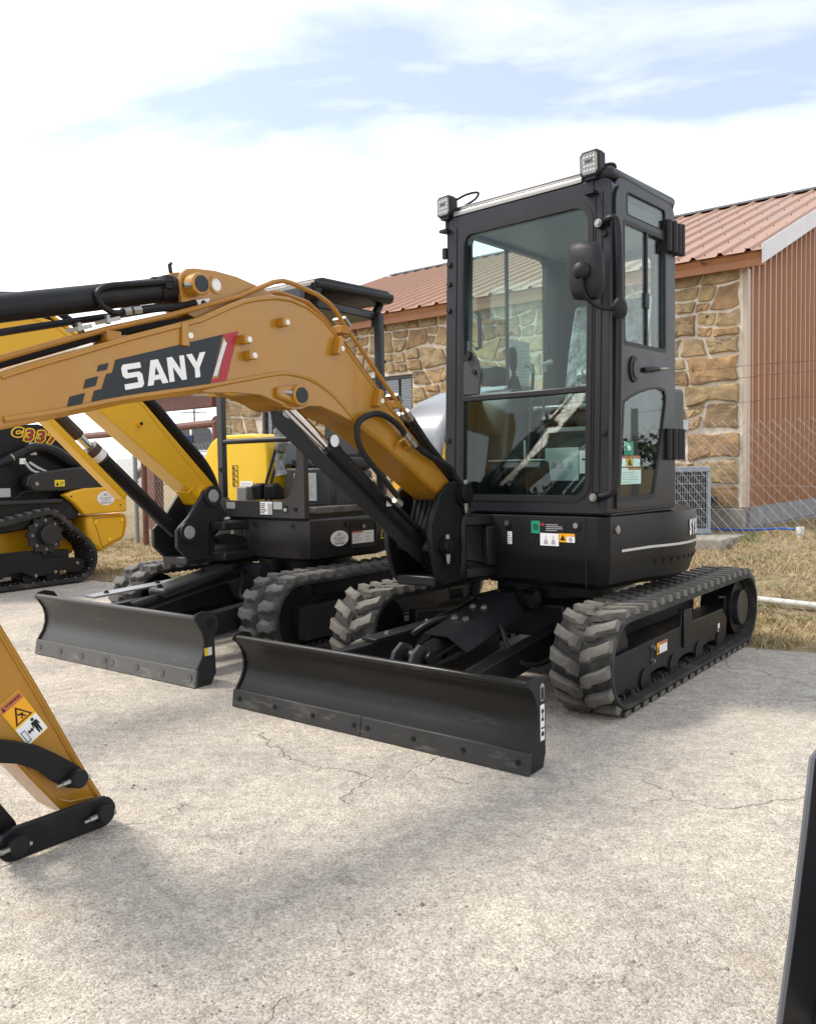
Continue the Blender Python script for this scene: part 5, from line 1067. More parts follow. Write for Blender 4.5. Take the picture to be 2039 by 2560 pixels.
# consoles, levers, pedals, seat
ST = MB().box(-.25, .28, .02, .50, 1.44, 1.52).build('seat_cushion', seatm, CAB, bevel=.04, seg=3, smooth=60)
MB().box(-.30, .31, .0, .52, 1.52, 1.555).build('seat_wrap', wrap, CAB, bevel=.016, seg=3, smooth=60)
sb = MB().prism([(-.18, 1.50), (-.10, 1.52), (-.17, 1.9), (-.26, 2.18), (-.34, 2.18), (-.30, 1.8)], 'y', .03, .49).build('seat_back', seatm, CAB, bevel=.04, seg=3, smooth=60)
MB().prism([(-.12, 1.56), (-.075, 1.58), (-.135, 1.9), (-.22, 2.20), (-.30, 2.22), (-.25, 2.0)], 'y', .01, .51).build('seat_back_wrap', wrap, CAB, bevel=.03, seg=3, smooth=60)
MB().box(-.35, .26, .03, .49, .98, 1.44).build('seat_base', plast, CAB, bevel=.03)
MB().box(.26, .275, .05, .40, 1.40, 1.425).build('seat_trim', plast_l, CAB, bevel=.005)
sF = Face((.262, 0, 0), (0, 1, 0), (0, 0, 1))
sF.rect('operating_chart', .10, .32, 1.12, 1.31, mat('pale chart', (.50, .56, .53), .5), CAB, .002); sF.lines(.12, .30, 1.24, 1.30, 6, greypr, CAB, .004, .12); sF.lines(.12, .30, 1.13, 1.18, 5, greypr, CAB, .004, .12, seed=3)
mb = MB()
for a in (.14, .19, .245): sF.poly(mb, [(a, 1.19), (a + .04, 1.19), (a + .035, 1.215), (a + .03, 1.232), (a + .008, 1.232), (a + .004, 1.21)], .004, .001)
mb.build('chart_drawing', greypr, CAB, smooth=0)
sF.rect('seat_sticker', .325, .405, 1.16, 1.29, white, CAB, .002); sF.decal('seat_symbol', [(.345, 1.245), (.375, 1.245), (.385, 1.285), (.392, 1.285), (.385, 1.235), (.345, 1.235)], ink, CAB, .004)
RC = MB().prism([(-.40, 1.0), (.45, 1.0), (.50, 1.30), (.46, 1.55), (.40, 1.66), (-.40, 1.66)], 'y', -.26, -.02).build('right_console', plast, CAB, bevel=.02)
LCn = MB().box(-.30, .22, .55, .70, 1.35, 1.64).build('left_console', plast, CAB, bevel=.02)
MB().box(.05, .20, -.24, -.12, 1.66, 1.70).build('switch_panel', plast_l, CAB, bevel=.006); MB().box(.30, .42, -.25, -.14, 1.69, 1.80).build('monitor', ink, CAB, bevel=.01)
for x, y, z in ((.30, -.09, 1.66), (.15, .62, 1.64)):
    for k in range(5): MB().cyl((x, y, z + .016 * k), (x, y, z + .014 + .016 * k), .045 - .005 * k, 14).build('lever_boot', ink, CAB)
    MB().tube([(x, y, z + .07), (x + .005, y, z + .14)], .012, 8).build('lever_stem', ink, CAB); MB().tube([(x + .005, y, z + .12), (x + .01, y, z + .17), (x + .012, y, z + .22), (x + .02, y, z + .25)], [.018, .026, .026, .018], 10).build('joystick', ink, CAB)
for y in (.13, .21):
    MB().tube([(.50, y, 1.02), (.50, y, 1.25), (.46, y + .01, 1.58), (.44, y + .005, 1.74)], .010, 7).build('travel_lever', satin, CAB); MB().tube([(.44, y + .005, 1.73), (.445, y + .0, 1.77), (.44, y - .045 if y < .15 else y + .05, 1.785)], [.012, .018, .014], 8).build('lever_grip', plast_l, CAB)
for y0 in (-.10, .03, .175):
    MB().prism([(.46, 1.02), (.52, 1.02), (.60, 1.20), (.57, 1.235), (.50, 1.23)], 'y', y0, y0 + .10).build('pedal', ink, CAB, bevel=.008); MB().box(.495, .565, y0 + .005, y0 + .095, 1.236, 1.244).build('pedal_plate', greypr, CAB, bevel=.003)
MB().box(.30, .31, -.06, -.012, 1.20, 1.36).build('console_sticker', white, CAB); MB().box(.311, .313, -.06, -.012, 1.20, 1.26).build('sticker_warning', orange, CAB)
# hand rail and mirror
MB().tube(smoothpath([(.685, .715, 2.395), (.72, .76, 2.405), (.712, .80, 2.38), (.70, .806, 2.2), (.70, .806, 1.95), (.725, .806, 1.3), (.735, .80, 1.12), (.74, .775, 1.062), (.735, .70, 1.045)], 5), .0165, 10).build('hand_rail', black, CAB)
for y, z in ((.70, 2.395), (.69, 1.045)): MB().cyl((.73 - .034 * (z - .96), y, z), (.762 - .034 * (z - .96), y, z), .024, 16).build('rail_foot', black, CAB); bolt(MB(), (.762 - .034 * (z - .96), y, z), (1, 0, 0), .014, .014).build('rail_bolt', steel, CAB)
MB().tube([(.70, .806, 1.915), (.70, .806, 1.935), (.70, .806, 1.965), (.70, .806, 1.995), (.70, .806, 2.015)], [.018, .034, .040, .034, .018], 14).build('mirror_clamp', ink, CAB)
MB().tube(smoothpath([(.71, .80, 1.965), (.78, .76, 1.965), (.835, .735, 1.985), (.90, .722, 2.03), (.915, .715, 2.12)]), .0115, 8).build('mirror_arm', ink, CAB)
mo = [(.632, 2.285), (.70, 2.283), (.775, 2.262), (.798, 2.20), (.803, 2.06), (.775, 2.0), (.70, 2.0), (.645, 2.012), (.622, 2.06), (.611, 2.155), (.615, 2.24)]
mb = MB(); cx_, cz_ = .706, 2.14
for x, k in ((.835, 1.0), (.85, 1.0), (.872, .93), (.886, .72), (.89, .4)): mb.v += [(x, cx_ + (a - cx_) * k, cz_ + (b - cz_) * k) for a, b in mo]
n = len(mo); mb.f = [tuple(range(n - 1, -1, -1)), tuple(range(4 * n, 5 * n))] + [(q * n + i, q * n + (i + 1) % n, (q + 1) * n + (i + 1) % n, (q + 1) * n + i) for q in range(4) for i in range(n)]
MB2 = mb.build('mirror', ink, CAB, smooth=50); MB().tube([(.87, .715, 2.13), (.89, .715, 2.13), (.915, .715, 2.13), (.935, .715, 2.13), (.945, .715, 2.13)], [.034, .042, .042, .032, .012], 16).build('mirror_ball', ink, CAB)
# work lights
def work_light(p, yaw, tilt, size):
    M = Matrix.Translation(p) @ Matrix.Rotation(yaw, 4, 'Z') @ Matrix.Rotation(tilt, 4, 'Y')
    w, h, c = .060 * size, .066 * size, .018 * size
    oc = [(w, h - c), (w - c, h), (-w + c, h), (-w, h - c), (-w, -h + c), (-w + c, -h), (w - c, -h), (w, -h + c)]
    a = MB().plate((-.05, 0, 0), (0, 1, 0), (0, 0, 1), oc, .05).build('work_light', ink, CAB, bevel=.006); a.matrix_local = M
    k = .80; b = MB().plate((.0005, 0, 0), (0, 1, 0), (0, 0, 1), [(x * k, y * k) for x, y in oc], .003).build('lamp_lens', lens, CAB); b.matrix_local = M
    mb = MB()
    for i in range(4):
        for j in range(4):
            if j in (1, 2) and i in (0, 3) or j in (0, 3) or True:
                if j == 2 and 0 < i < 3: continue
                mb.cyl((.0035, (-.028 + .0187 * i) * size, (-.034 + .0225 * j) * size), (.005, (-.028 + .0187 * i) * size, (-.034 + .0225 * j) * size), .0062 * size, 10)
    e = mb.build('lamp_diodes', silver, CAB); e.matrix_local = M; e['kind'] = 'stuff'
    f_ = obj('lamp_lettering', text_mesh('SANY', .022 * size, ink, .0006), CAB); f_.matrix_local = M @ Face((.0055, 0, .011 * size), (0, 1, 0), (0, 0, 1)).mw(0, 0, 0)
    fin = MB()
    for i in range(7): fin.box(-.068, -.05, -w * .85 + i * w * .27, -w * .85 + i * w * .27 + .004, -h * .8, h * .8)
    g_ = fin.build('cooling_fins', ink, CAB); g_.matrix_local = M; g_['kind'] = 'stuff'
    br = MB().box(-.045, -.005, -.03, .03, -h - .012, -h + .002).box(-.032, -.018, -.008, .008, -h - .075, -h - .01).box(-.05, .015, -.028, .028, -h - .085, -h - .07)
    br.build('lamp_bracket', ink, CAB).matrix_local = M
work_light((.70, .645, 2.700), R(-4), R(2), .97); work_light((.70, -.288, 2.690), R(-6), R(2), .90)
MB().tube(smoothpath([(.65, -.26, 2.72), (.60, -.20, 2.76), (.57, -.14, 2.765), (.58, -.15, 2.73), (.62, -.2, 2.69), (.64, -.22, 2.66)]), .007, 6).build('lamp_cable', ink, CAB)
MB().tube(smoothpath([(.66, .66, 2.68), (.62, .71, 2.70), (.58, .72, 2.70), (.56, .70, 2.68)]), .010, 6).build('lamp_cable', ink, CAB)

# ================================================================== SECOND EXCAVATOR (open canopy, behind on the left)
EX2 = empty('canopy_excavator', (-.80, 6.54, 0), -(R(90) + R(36.8)), 'dark grey canopy excavator with yellow boom, standing behind the front excavator', 'excavator')
blk = [(-.05, .02), (.01, .006), (.045, .05), (.03, .10), (.045, .15), (-.015, .158), (-.045, .11), (-.03, .07)]
l2a = lug_mesh(blk, .030, dusty2, .72); l2b = lug_mesh([(x, -y) for x, y in blk][::-1], .030, dusty2, .72)
for s in (-1, 1):
    ya, yb = (.53, .85) if s > 0 else (-.85, -.53); yc = (ya + yb) / 2
    make_track(EX2, [(-.98, .27, .24), (.925, .27, .24)], ya, yb, .03, [(l2a, yc, 0), (l2b, yc, .5)], .118, rubber, dusty2)
    fr = MB().prism([(.85, .30), (-.75, .30), (-.8, .12), (.85, .10)], 'y', s * .79, s * .77).build('track_frame', satin, EX2, bevel=.005)
    MB().box(-.8, .9, min(yc - .1, yc + .1), max(yc - .1, yc + .1), .12, .33).build('frame_beam', satin, fr)
    for c in (-.55, -.18, .2, .55): MB().cyl((c, yc - .1, .11), (c, yc + .1, .11), .065, 18).build('roller', black, fr)
    MB().cyl((.925, yc - .06, .27), (.925, yc + .06, .27), .2, 24).build('idler', black, EX2); MB().cyl((-.98, yc - .08, .27), (-.98, yc + .1, .27), .17, 24).build('sprocket', black, EX2)
    MB().beam((1.62, s * .46, .24), (.35, s * .36, .30), .08, .15).build('blade_arm', satin, EX2, bevel=.006)
MB().box(-.5, .5, -.53, .53, .24, .46).build('centre_frame', black, EX2, bevel=.02); MB().cyl((0, 0, .45), (0, 0, .60), .36, 32).build('turntable', black, EX2)
# pale cover strip and cylinder cover on the blade frame
cs_ = MB().beam((1.62, -.40, .40), (.62, -.30, .46), .13, .012).build('hose_cover', mat('pale cover', (.30, .30, .305), .35, metal=.3), EX2)
for k in (.12, .5, .85): bolt(MB(), Vector((1.62, -.40, .407)).lerp(Vector((.62, -.30, .467)), k), (0, 0, 1), .013, .014).build('cover_bolt', ink, cs_)
cc = MB().beam((1.44, .06, .435), (.84, .04, .54), .17, .06).build('cylinder_cover', satin, EX2, bevel=.02)
for k in (.15, .62): bolt(MB(), Vector((1.52, .06, .455)).lerp(Vector((.78, .04, .585)), k), (0, 0, 1), .015, .016).build('cover_bolt', ink, cc)
MB().cyl((1.62, .06, .36), (.70, .04, .50), .042, 18).build('blade_cylinder', black, EX2); MB().cyl((.62, -.12, .50), (.62, .2, .50), .055, 18).build('cylinder_pin', satin, EX2)
MB().tube(smoothpath([(.75, .10, .50), (.85, .22, .46), (.95, .32, .36), (.8, .4, .34)]), .014, 6).build('hydraulic_hose', hose_m, EX2)
pf = [(1.752, .004), (1.735, .098), (1.700, .15), (1.682, .20), (1.680, .25), (1.692, .30), (1.718, .345), (1.742, .375), (1.752, .395)]
sd2 = [(1.770, .004), (1.752, .10), (1.712, .16), (1.695, .21), (1.694, .26), (1.708, .31), (1.74, .36), (1.758, .385), (1.742, .415), (1.69, .425), (1.625, .41), (1.588, .36), (1.588, .32), (1.618, .26), (1.612, .06), (1.65, .004)]
B2 = make_blade(EX2, 1.752, .825, .395, pf, sd2, bladeb, edge_b, satin, 1.0, 4, .022)
F = Face((0, .825, 0), (-1, 0, 0), (0, 0, 1)); F.rect('hook_sticker', -1.695, -1.672, .17, .215, ylw, B2, .002); F.rect('hook_sticker', -1.672, -1.642, .17, .215, white, B2, .002); F.decal('slot_hole', circ(-1.645, .35, .03, 16), ink, B2, .001)
# upper body
plan2 = [(.672, .06), (.672, .61), (.645, .662), (.30, .690), (.0, .706)] + arc(0, 0, .742, 105, 285, 22) + [(.30, -.72), (.60, -.66), (.64, -.3), (.62, -.02)]
pin2 = [(x - .06 if x > .3 else x * .9, y - .06 if y > .55 else y * .93) for x, y in plan2]
BD2 = loft([(shrink(pin2, .9), .575), (pin2, .60), ([(x * .985, y * .99) for x, y in plan2], .70), (plan2, .73), (plan2, .862), (shrink(plan2, .985), .875)], 'upper_body', satin2, EX2, smooth=28)
F = Face((.672, 0, 0), (0, 1, 0), (0, 0, 1))
for k in range(5):
    for j in range(2): F.decal('vent_slot', [(.125 + .05 * j, .69 + .019 * k), (.155 + .045 * j, .69 + .019 * k), (.155 + .045 * j, .698 + .019 * k), (.125 + .05 * j, .698 + .019 * k)], ink, BD2)
for y in (.165, .53): MB().cyl((.67, y, .828), (.678, y, .828), .018, 14).build('plug', ink, BD2)
us = Vector((-.645, .046, 0)).normalized(); SF = Face((.645, .664, 0), us, (0, 0, 1)) 
SF2 = Face((.645, .665, 0), us, (0, 0, 1))
def oval_sticker(Fc, a, b, w, h, par):
    Fc.decal('dealer_sticker', circ(a, b, w, 28, h), white, par, .002); Fc.text('BIG COUNTRY', a, b + h * .04, h * .34, ink, par, .004, name='dealer_lettering', sx=.9); Fc.text('EQUIPMENT', a, b - h * .22, h * .26, ink, par, .004, name='dealer_lettering')
    Fc.text('Rentals, Sales, Parts & Service', a, b - h * .42, h * .17, ink, par, .004, name='dealer_lettering'); Fc.text('325-294-4432', a, b - h * .66, h * .30, ink, par, .004, bold=.0004, name='dealer_lettering'); Fc.text('BC', a, b + h * .48, h * .50, ink, par, .004, name='dealer_lettering')
    mb = MB(); Fc.poly(mb, [(a - w * .55, b + h * .25), (a, b + h * .78), (a + w * .55, b + h * .25), (a + w * .52, b + h * .25), (a, b + h * .72), (a - w * .52, b + h * .25)], .004, .0006); mb.build('dealer_mark', red_o, par, smooth=0)
oval_sticker(SF2, .268, .730, .086, .054, BD2)
SF2.decal('compartment_door', rrect(.375, .635, .655, .842, .015), black, BD2, .001); MB().ring(SF2.o + SF2.n * .001, SF2.r, SF2.u, rrect(.372, .638, .652, .845, .018), rrect(.380, .630, .660, .837, .012), .006).build('door_edge', ink, BD2)
SF2.rect('control_sticker', .392, .612, .682, .768, white, BD2, .003); SF2.rect('sticker_header', .392, .50, .757, .768, red_o, BD2, .0045); SF2.lines(.40, .50, .69, .75, 6, greypr, BD2, .0045, .14); SF2.lines(.53, .60, .69, .76, 3, greypr, BD2, .0045, .1, seed=4)
p = SF2.o + SF2.r * .505 + SF2.u * .80; MB().cyl(p, p + SF2.n * .012, .014, 12).build('door_lock', steel, BD2)
t0 = R(92); 
for a0_, ch, mm, o_ in ((95.5, 'E', ink, 0), (103.5, '3', red, -.012), (111.5, '5', red, -.012)):
    k_ = (a0_ - 95.5) / 8; Fc = Face(Vector((-.085, .7115, .735 + o_)) if k_ == 0 else Vector((-.19, .716, .735 + o_)) if k_ == 1 else Vector((-.285, .689, .735 + o_)), (-.19, .010, 0) if k_ < 2 else (-.185, -.055, 0), (0, 0, 1))
    hgt = .055 if ch == 'E' else .082
    for q_, (m_, bo) in enumerate(((ylw, .014), (ink, .007), (mm, .0015))):
        Fc.text(ch, 0, 0, hgt * 1.5, m_, BD2, .0015 + .0012 * q_, bold=bo, shear=.22, name='model_lettering', sx=1.25)
MB().cyl((.30, .688, .825), (.30, .70, .825), .02, 12).build('plug', ink, BD2)
# floor plate, step mat, canopy frame
MB().prism([(.60, -.16), (.66, -.16), (.66, .64), (.60, .66), (-.40, .64), (-.40, -.16)], 'z', .876, .905).build('floor_plate', satin, EX2)
stp = MB().prism([(.59, .36), (.59, .67), (.0, .70), (.0, .36)], 'z', .906, .955).build('step_mat', mat('worn step mat', (.14, .13, .12), .8, var=.5, vscale=12), EX2, bevel=.01)
for k in range(3): MB().beam((.57, .42 + .08 * k, .957), (.02, .43 + .08 * k, .957), .012, .006).build('mat_groove', ink, stp)
CN = MB().ring((.650, 0, 0), (0, 1, 0), (0, 0, 1), [(-.185, .884), (.665, .884), (.665, 2.40), (-.185, 2.40)], [(-.135, 1.02), (-.11, .998), (.45, .998), (.52, 1.03), (.56, 1.10), (.60, 1.26), (.60, 2.32), (-.135, 2.32)], .045).build('canopy_front_frame', satin2, EX2, bevel=.012)
MB().cyl((.675, -.15, 1.417), (.675, .63, 1.417), .019, 14).build('front_bar', satin, CN)
F = Face((.697, 0, 0), (0, 1, 0), (0, 0, 1))
F.rect('serial_plate', -.10, -.008, .940, .987, silver, CN); F.rect('delivery_sticker', .247, .364, .905, .992, white, CN); F.lines(.252, .31, .91, .985, 6, ink, CN, .003, .2); F.rect('sticker_column', .322, .360, .908, .982, greypr, CN, .003)
F.rect('rating_plate', .375, .460, .942, .992, greypr, CN); F.rect('small_plate', .468, .510, .925, .970, ink, CN); F.rect('small_plate_field', .474, .504, .930, .950, greypr, CN, .003)
for y, z in ((.58, .945), (-.16, 1.22), (.58, 1.26)): MB().cyl((.694, y, z), (.704, y, z), .015, 12).build('frame_bolt', black, CN)
for (x, y) in ((-.14, .655), (-.14, -.18)):
    MB().box(x - .03, x + .03, y - .03, y + .03, .88, 2.35).build('canopy_rear_post', satin, EX2, bevel=.012)
for z in (2.0, 1.82): MB().cyl((-.175, .655, z), (-.205, .655, z), .014, 10).build('post_knob', ink, EX2)
rp2 = rrect(-.27, .55, 2.33, 2.50, (.06, .08, .03, .03), 5)
RF = MB().prism([(x, z) for x, z in [(.57, 2.36), (.60, 2.42), (.57, 2.475), (.50, 2.495), (-.20, 2.515), (-.265, 2.485), (-.275, 2.445), (-.24, 2.425), (.50, 2.42), (.54, 2.36)]], 'y', -.30, .70).build('canopy_roof', black, EX2, bevel=.03, seg=3, smooth=50)
MB().box(-.12, .50, -.24, .64, 2.30, 2.36).build('roof_inner_frame', satin, RF, bevel=.01)
for y in (-.24, .62):
    MB().tube(smoothpath([(-.14, y, 2.25), (-.15, y, 2.35), (-.20, y, 2.42)]), .03, 8).build('roof_gusset', black, RF)
MB().tube([(.585, -.29, 2.42), (.585, .685, 2.42)], .03, 10).build('roof_rail', black, RF); MB().tube([(-.25, .685, 2.47), (.57, .685, 2.44)], .03, 10).build('roof_rail', black, RF); MB().tube([(-.25, -.29, 2.47), (.57, -.29, 2.44)], .03, 10).build('roof_rail', black, RF)
MB().box(-.05, .30, -.1, .4, 2.515, 2.56).build('roof_hump', black, RF, bevel=.02)
# yellow tank cover, seat, levers and console
tk = rrect(-.72, .0, .93, 1.485, (.16, .24, .02, .02), 7)
MB().prism(tk, 'x', -.55, .38).build('tank_cover', tank_y, EX2, bevel=.09, seg=5, smooth=60)
tF = Face((.382, 0, 0), (0, 1, 0), (0, 0, 1))
TKp = [o for o in EX2.children if o.name.startswith('tank_cover')][0]
for k in range(4): MB().ring((.3815, 0, 0), (0, 1, 0), (0, 0, 1), [(-.385, 1.09 + .042 * k), (-.325, 1.09 + .042 * k), (-.325, 1.126 + .042 * k), (-.385, 1.126 + .042 * k)], [(-.382, 1.093 + .042 * k), (-.328, 1.093 + .042 * k), (-.328, 1.123 + .042 * k), (-.382, 1.123 + .042 * k)], .002).build('caution_print', ink, TKp); tF.decal('caution_symbol', [(-.378, 1.098 + .042 * k), (-.356, 1.098 + .042 * k), (-.367, 1.118 + .042 * k)], ink, TKp, .001)
tF.rect('lever_pattern_sticker', -.30, -.16, 1.03, 1.13, white, TKp, .002); tF.lines(-.29, -.17, 1.06, 1.12, 3, greypr, TKp, .004, .1); tF.rect('safety_sticker', -.27, -.12, .965, 1.02, white, TKp, .002); tF.rect('sticker_header', -.27, -.12, 1.0, 1.02, red_o, TKp, .004)
MB().box(-.30, .10, -.02, .45, 1.0, 1.20).build('seat_base', plast, EX2, bevel=.03); MB().box(-.30, .14, -.02, .45, 1.20, 1.30).build('seat_cushion', seatm, EX2, bevel=.04, seg=3, smooth=60)
MB().prism([(-.30, 1.28), (-.18, 1.28), (-.25, 1.72), (-.34, 1.74)], 'y', .0, .43).build('seat_back', seatm, EX2, bevel=.05, seg=3, smooth=60)
MB().box(.0, .28, .005, .09, 1.24, 1.42).build('right_console', plast_l, EX2, bevel=.02); MB().box(.0, .30, .40, .58, .92, 1.22).build('left_console', plast, EX2, bevel=.02)
mb = MB().box(.31, .315, .20, .42, .985, 1.185); mb.build('instruction_sheet', mat('chart paper', (.48, .52, .50), .5), EX2); Face((.315, 0, 0), (0, 1, 0), (0, 0, 1)).lines(.28, .40, 1.0, 1.17, 12, greypr, EX2, .002, .16)
MB().box(.20, .309, .10, .56, .90, 1.22).build('console_front', plast, EX2, bevel=.015)
for y in (.10, .15): MB().tube(smoothpath([(.50, y, .95), (.50, y, 1.10), (.47, y + .03, 1.25), (.44, y + .07, 1.42)]), .011, 7).build('travel_lever', satin, EX2)
for k in range(5): MB().cyl((.20, -.03, 1.44 + .022 * k), (.20, -.03, 1.459 + .022 * k), .032 - .003 * k, 14).build('lever_boot', ink, EX2)
MB().tube(smoothpath([(.44, .20, 1.5), (.45, .215, 1.38), (.46, .20, 1.28), (.455, .215, 1.17)]), [.05 - .001 * k if k < 9 else .028 + .002 * (k - 9) for k in range(19)], 9).build('plastic_bag', wrap, EX2)
for y in (.0, .14): MB().prism([(.44, 1.0), (.54, 1.0), (.56, 1.10), (.50, 1.12), (.44, 1.08)], 'y', y, y + .09).build('pedal', ink, EX2, bevel=.012)
MB().box(.40, .50, -.215, -.105, .90, 1.09).build('foot_rest', mat('grey bracket', (.15, .155, .155), .5), EX2, bevel=.01)
# swing bracket and boom
sp2 = [(.99, 1.035), (.96, 1.075), (.905, 1.09), (.855, 1.07), (.835, 1.0), (.76, .90), (.80, .86), (.92, .85), (.94, .60), (1.09, .60), (1.20, .70), (1.20, .82), (1.10, .90)]
S2 = MB().prism(sp2, 'y', -.05, -.02).build('swing_bracket', satin, EX2, bevel=.006); MB().prism(sp2, 'y', -.30, -.27).build('bracket_plate', satin, S2, bevel=.006); MB().box(.70, 1.12, -.29, -.03, .575, .63).build('bracket_base', satin, S2, bevel=.01); MB().box(.86, .93, -.27, -.05, .63, .98).build('bracket_web', satin, S2)
for z0, z1 in ((.80, .86), (.59, .65)): MB().box(.55, .90, -.32, .10, z0, z1).build('yoke_lug', satin, S2, bevel=.012)
for x, z, r_ in ((.895, 1.038, .045), (1.11, .80, .045)): pin_cap(MB(), (x, -.02, z), (0, 1, 0), r_, .02).build('pin_end', greypr, S2, bevel=.004); MB().ring((x, -.019, z), (-1, 0, 0), (0, 0, 1), circ(0, 0, r_ * 1.6), circ(0, 0, r_ * 1.02), .018).build('pin_boss', satin, S2, bevel=.003)
MB().tube([(.80, .06, .86), (.80, .07, .80), (.80, .07, .77)], .012, 6).build('lock_lever', silver, S2)
for k in range(4): MB().tube(smoothpath([(.78, -.25 + .05 * k, .80), (.86, -.22 + .05 * k, .74), (.80, .02, .70 + .02 * k), (.66, .06, .72)]), .012, 6).build('hose', hose_m, S2)
b2 = [(2.6, 2.12), (2.2, 2.13), (1.98, 2.10), (1.84, 2.02), (1.72, 1.93), (1.368, 1.645), (.825, 1.115), (.83, 1.03), (.88, .985), (.95, .99), (1.03, 1.075), (1.36, 1.325), (1.70, 1.585), (1.92, 1.71), (2.08, 1.74), (2.25, 1.78), (2.6, 1.80)]
tip2 = [(3.45, 1.70), (3.55, 1.72), (3.58, 1.80), (3.53, 1.88), (3.3, 1.97)]
BM2 = MB().prism(b2 + tip2, 'y', -.26, -.08).build('boom', yellow, EX2, bevel=.006)
MB().tube([(x, -.08, z) for x, z in [(.90, 1.115), (1.38, 1.625), (1.73, 1.91), (1.99, 2.08), (2.2, 2.11), (2.6, 2.10), (3.3, 1.95)]], .006, 6).build('weld_bead', yellow, BM2); MB().tube([(x, -.08, z) for x, z in [(1.0, 1.10), (1.06, 1.06), (1.15, 1.075)]], .007, 6).build('weld_bead', yellow, BM2)
MB().cyl((.895, -.27, 1.038), (.895, -.055, 1.038), .075, 22).build('foot_boss', yellow, BM2); MB().cyl((1.43, -.08, 1.52), (1.43, -.05, 1.52), .018, 14).build('boss', yellow, BM2); MB().cyl((1.43, -.05, 1.52), (1.43, -.046, 1.52), .011, 12).build('boss_hole', ink, BM2)
for y in (-.11, -.16, -.21):
    MB().tube(smoothpath([(1.36, y, 1.70), (1.25, y, 1.62), (1.08, y, 1.45), (.90, y, 1.28), (.80, y, 1.12), (.80, y, 1.0), (.86, y, .93)]), .028, 8).build('hydraulic_hose', hose_m, BM2)
    MB().tube([(x, y, z) for x, z in [(1.36, 1.70), (1.75, 2.0), (2.0, 2.145), (2.2, 2.17), (2.7, 2.15)]], .013, 8).build('hydraulic_pipe', yellow if y == -.11 else black, BM2)
for y in (-.11, -.16, -.21): MB().cyl((1.40, y, 1.735), (1.32, y, 1.672), .024, 8).build('pipe_fitting', steel, BM2)
MB().tube(smoothpath([(2.05, -.17, 2.17), (1.98, -.17, 2.20), (1.80, -.17, 2.12), (1.72, -.17, 2.02)]), .022, 8).build('hydraulic_hose', hose_m, BM2)
C2 = MB().cyl((1.70, -.17, 1.345), (1.10, -.17, .80), .048, 24).build('boom_cylinder', black, EX2)
MB().cyl((1.86, -.17, 1.49), (1.69, -.17, 1.336), .026, 18).build('piston_rod', chrome, C2); MB().cyl((2.15, -.17, 1.755), (1.80, -.17, 1.437), .04, 20).build('rod_cover', mat('brown rod cover', (.05, .03, .025), .25), C2)
MB().cyl((1.725, -.17, 1.368), (1.645, -.17, 1.296), .053, 24).build('gland', mat('brown gland', (.07, .04, .03), .4), C2); MB().cyl((1.69, -.17, 1.336), (1.655, -.17, 1.305), .0545, 24).build('cylinder_label', white, C2)
MB().beam((2.35, -.14, 1.83), (1.53, -.14, 1.05), .10, .045, (.66, 0, -.75)).build('cylinder_guard', yellow, C2, bevel=.008)
A2 = MB().prism([(3.46, 1.92), (3.62, 1.94), (3.66, 1.80), (3.50, 1.2), (3.30, .45), (3.22, .42), (3.2, .5), (3.40, 1.4)], 'y', -.25, -.09).build('arm', yellow, EX2, bevel=.006)
MB().prism([(3.22, .44), (3.3, .5), (3.55, .42), (3.72, .12), (3.45, .02), (3.15, .05), (3.05, .25), (3.12, .42)], 'y', -.42, .08).build('bucket', black, A2, bevel=.02)
MB().cyl((2.1, -.17, 2.22), (2.95, -.17, 2.10), .045, 20).build('arm_cylinder', black, A2); MB().cyl((2.95, -.17, 2.10), (3.6, -.17, 1.93), .025, 16).build('arm_rod', chrome, A2)

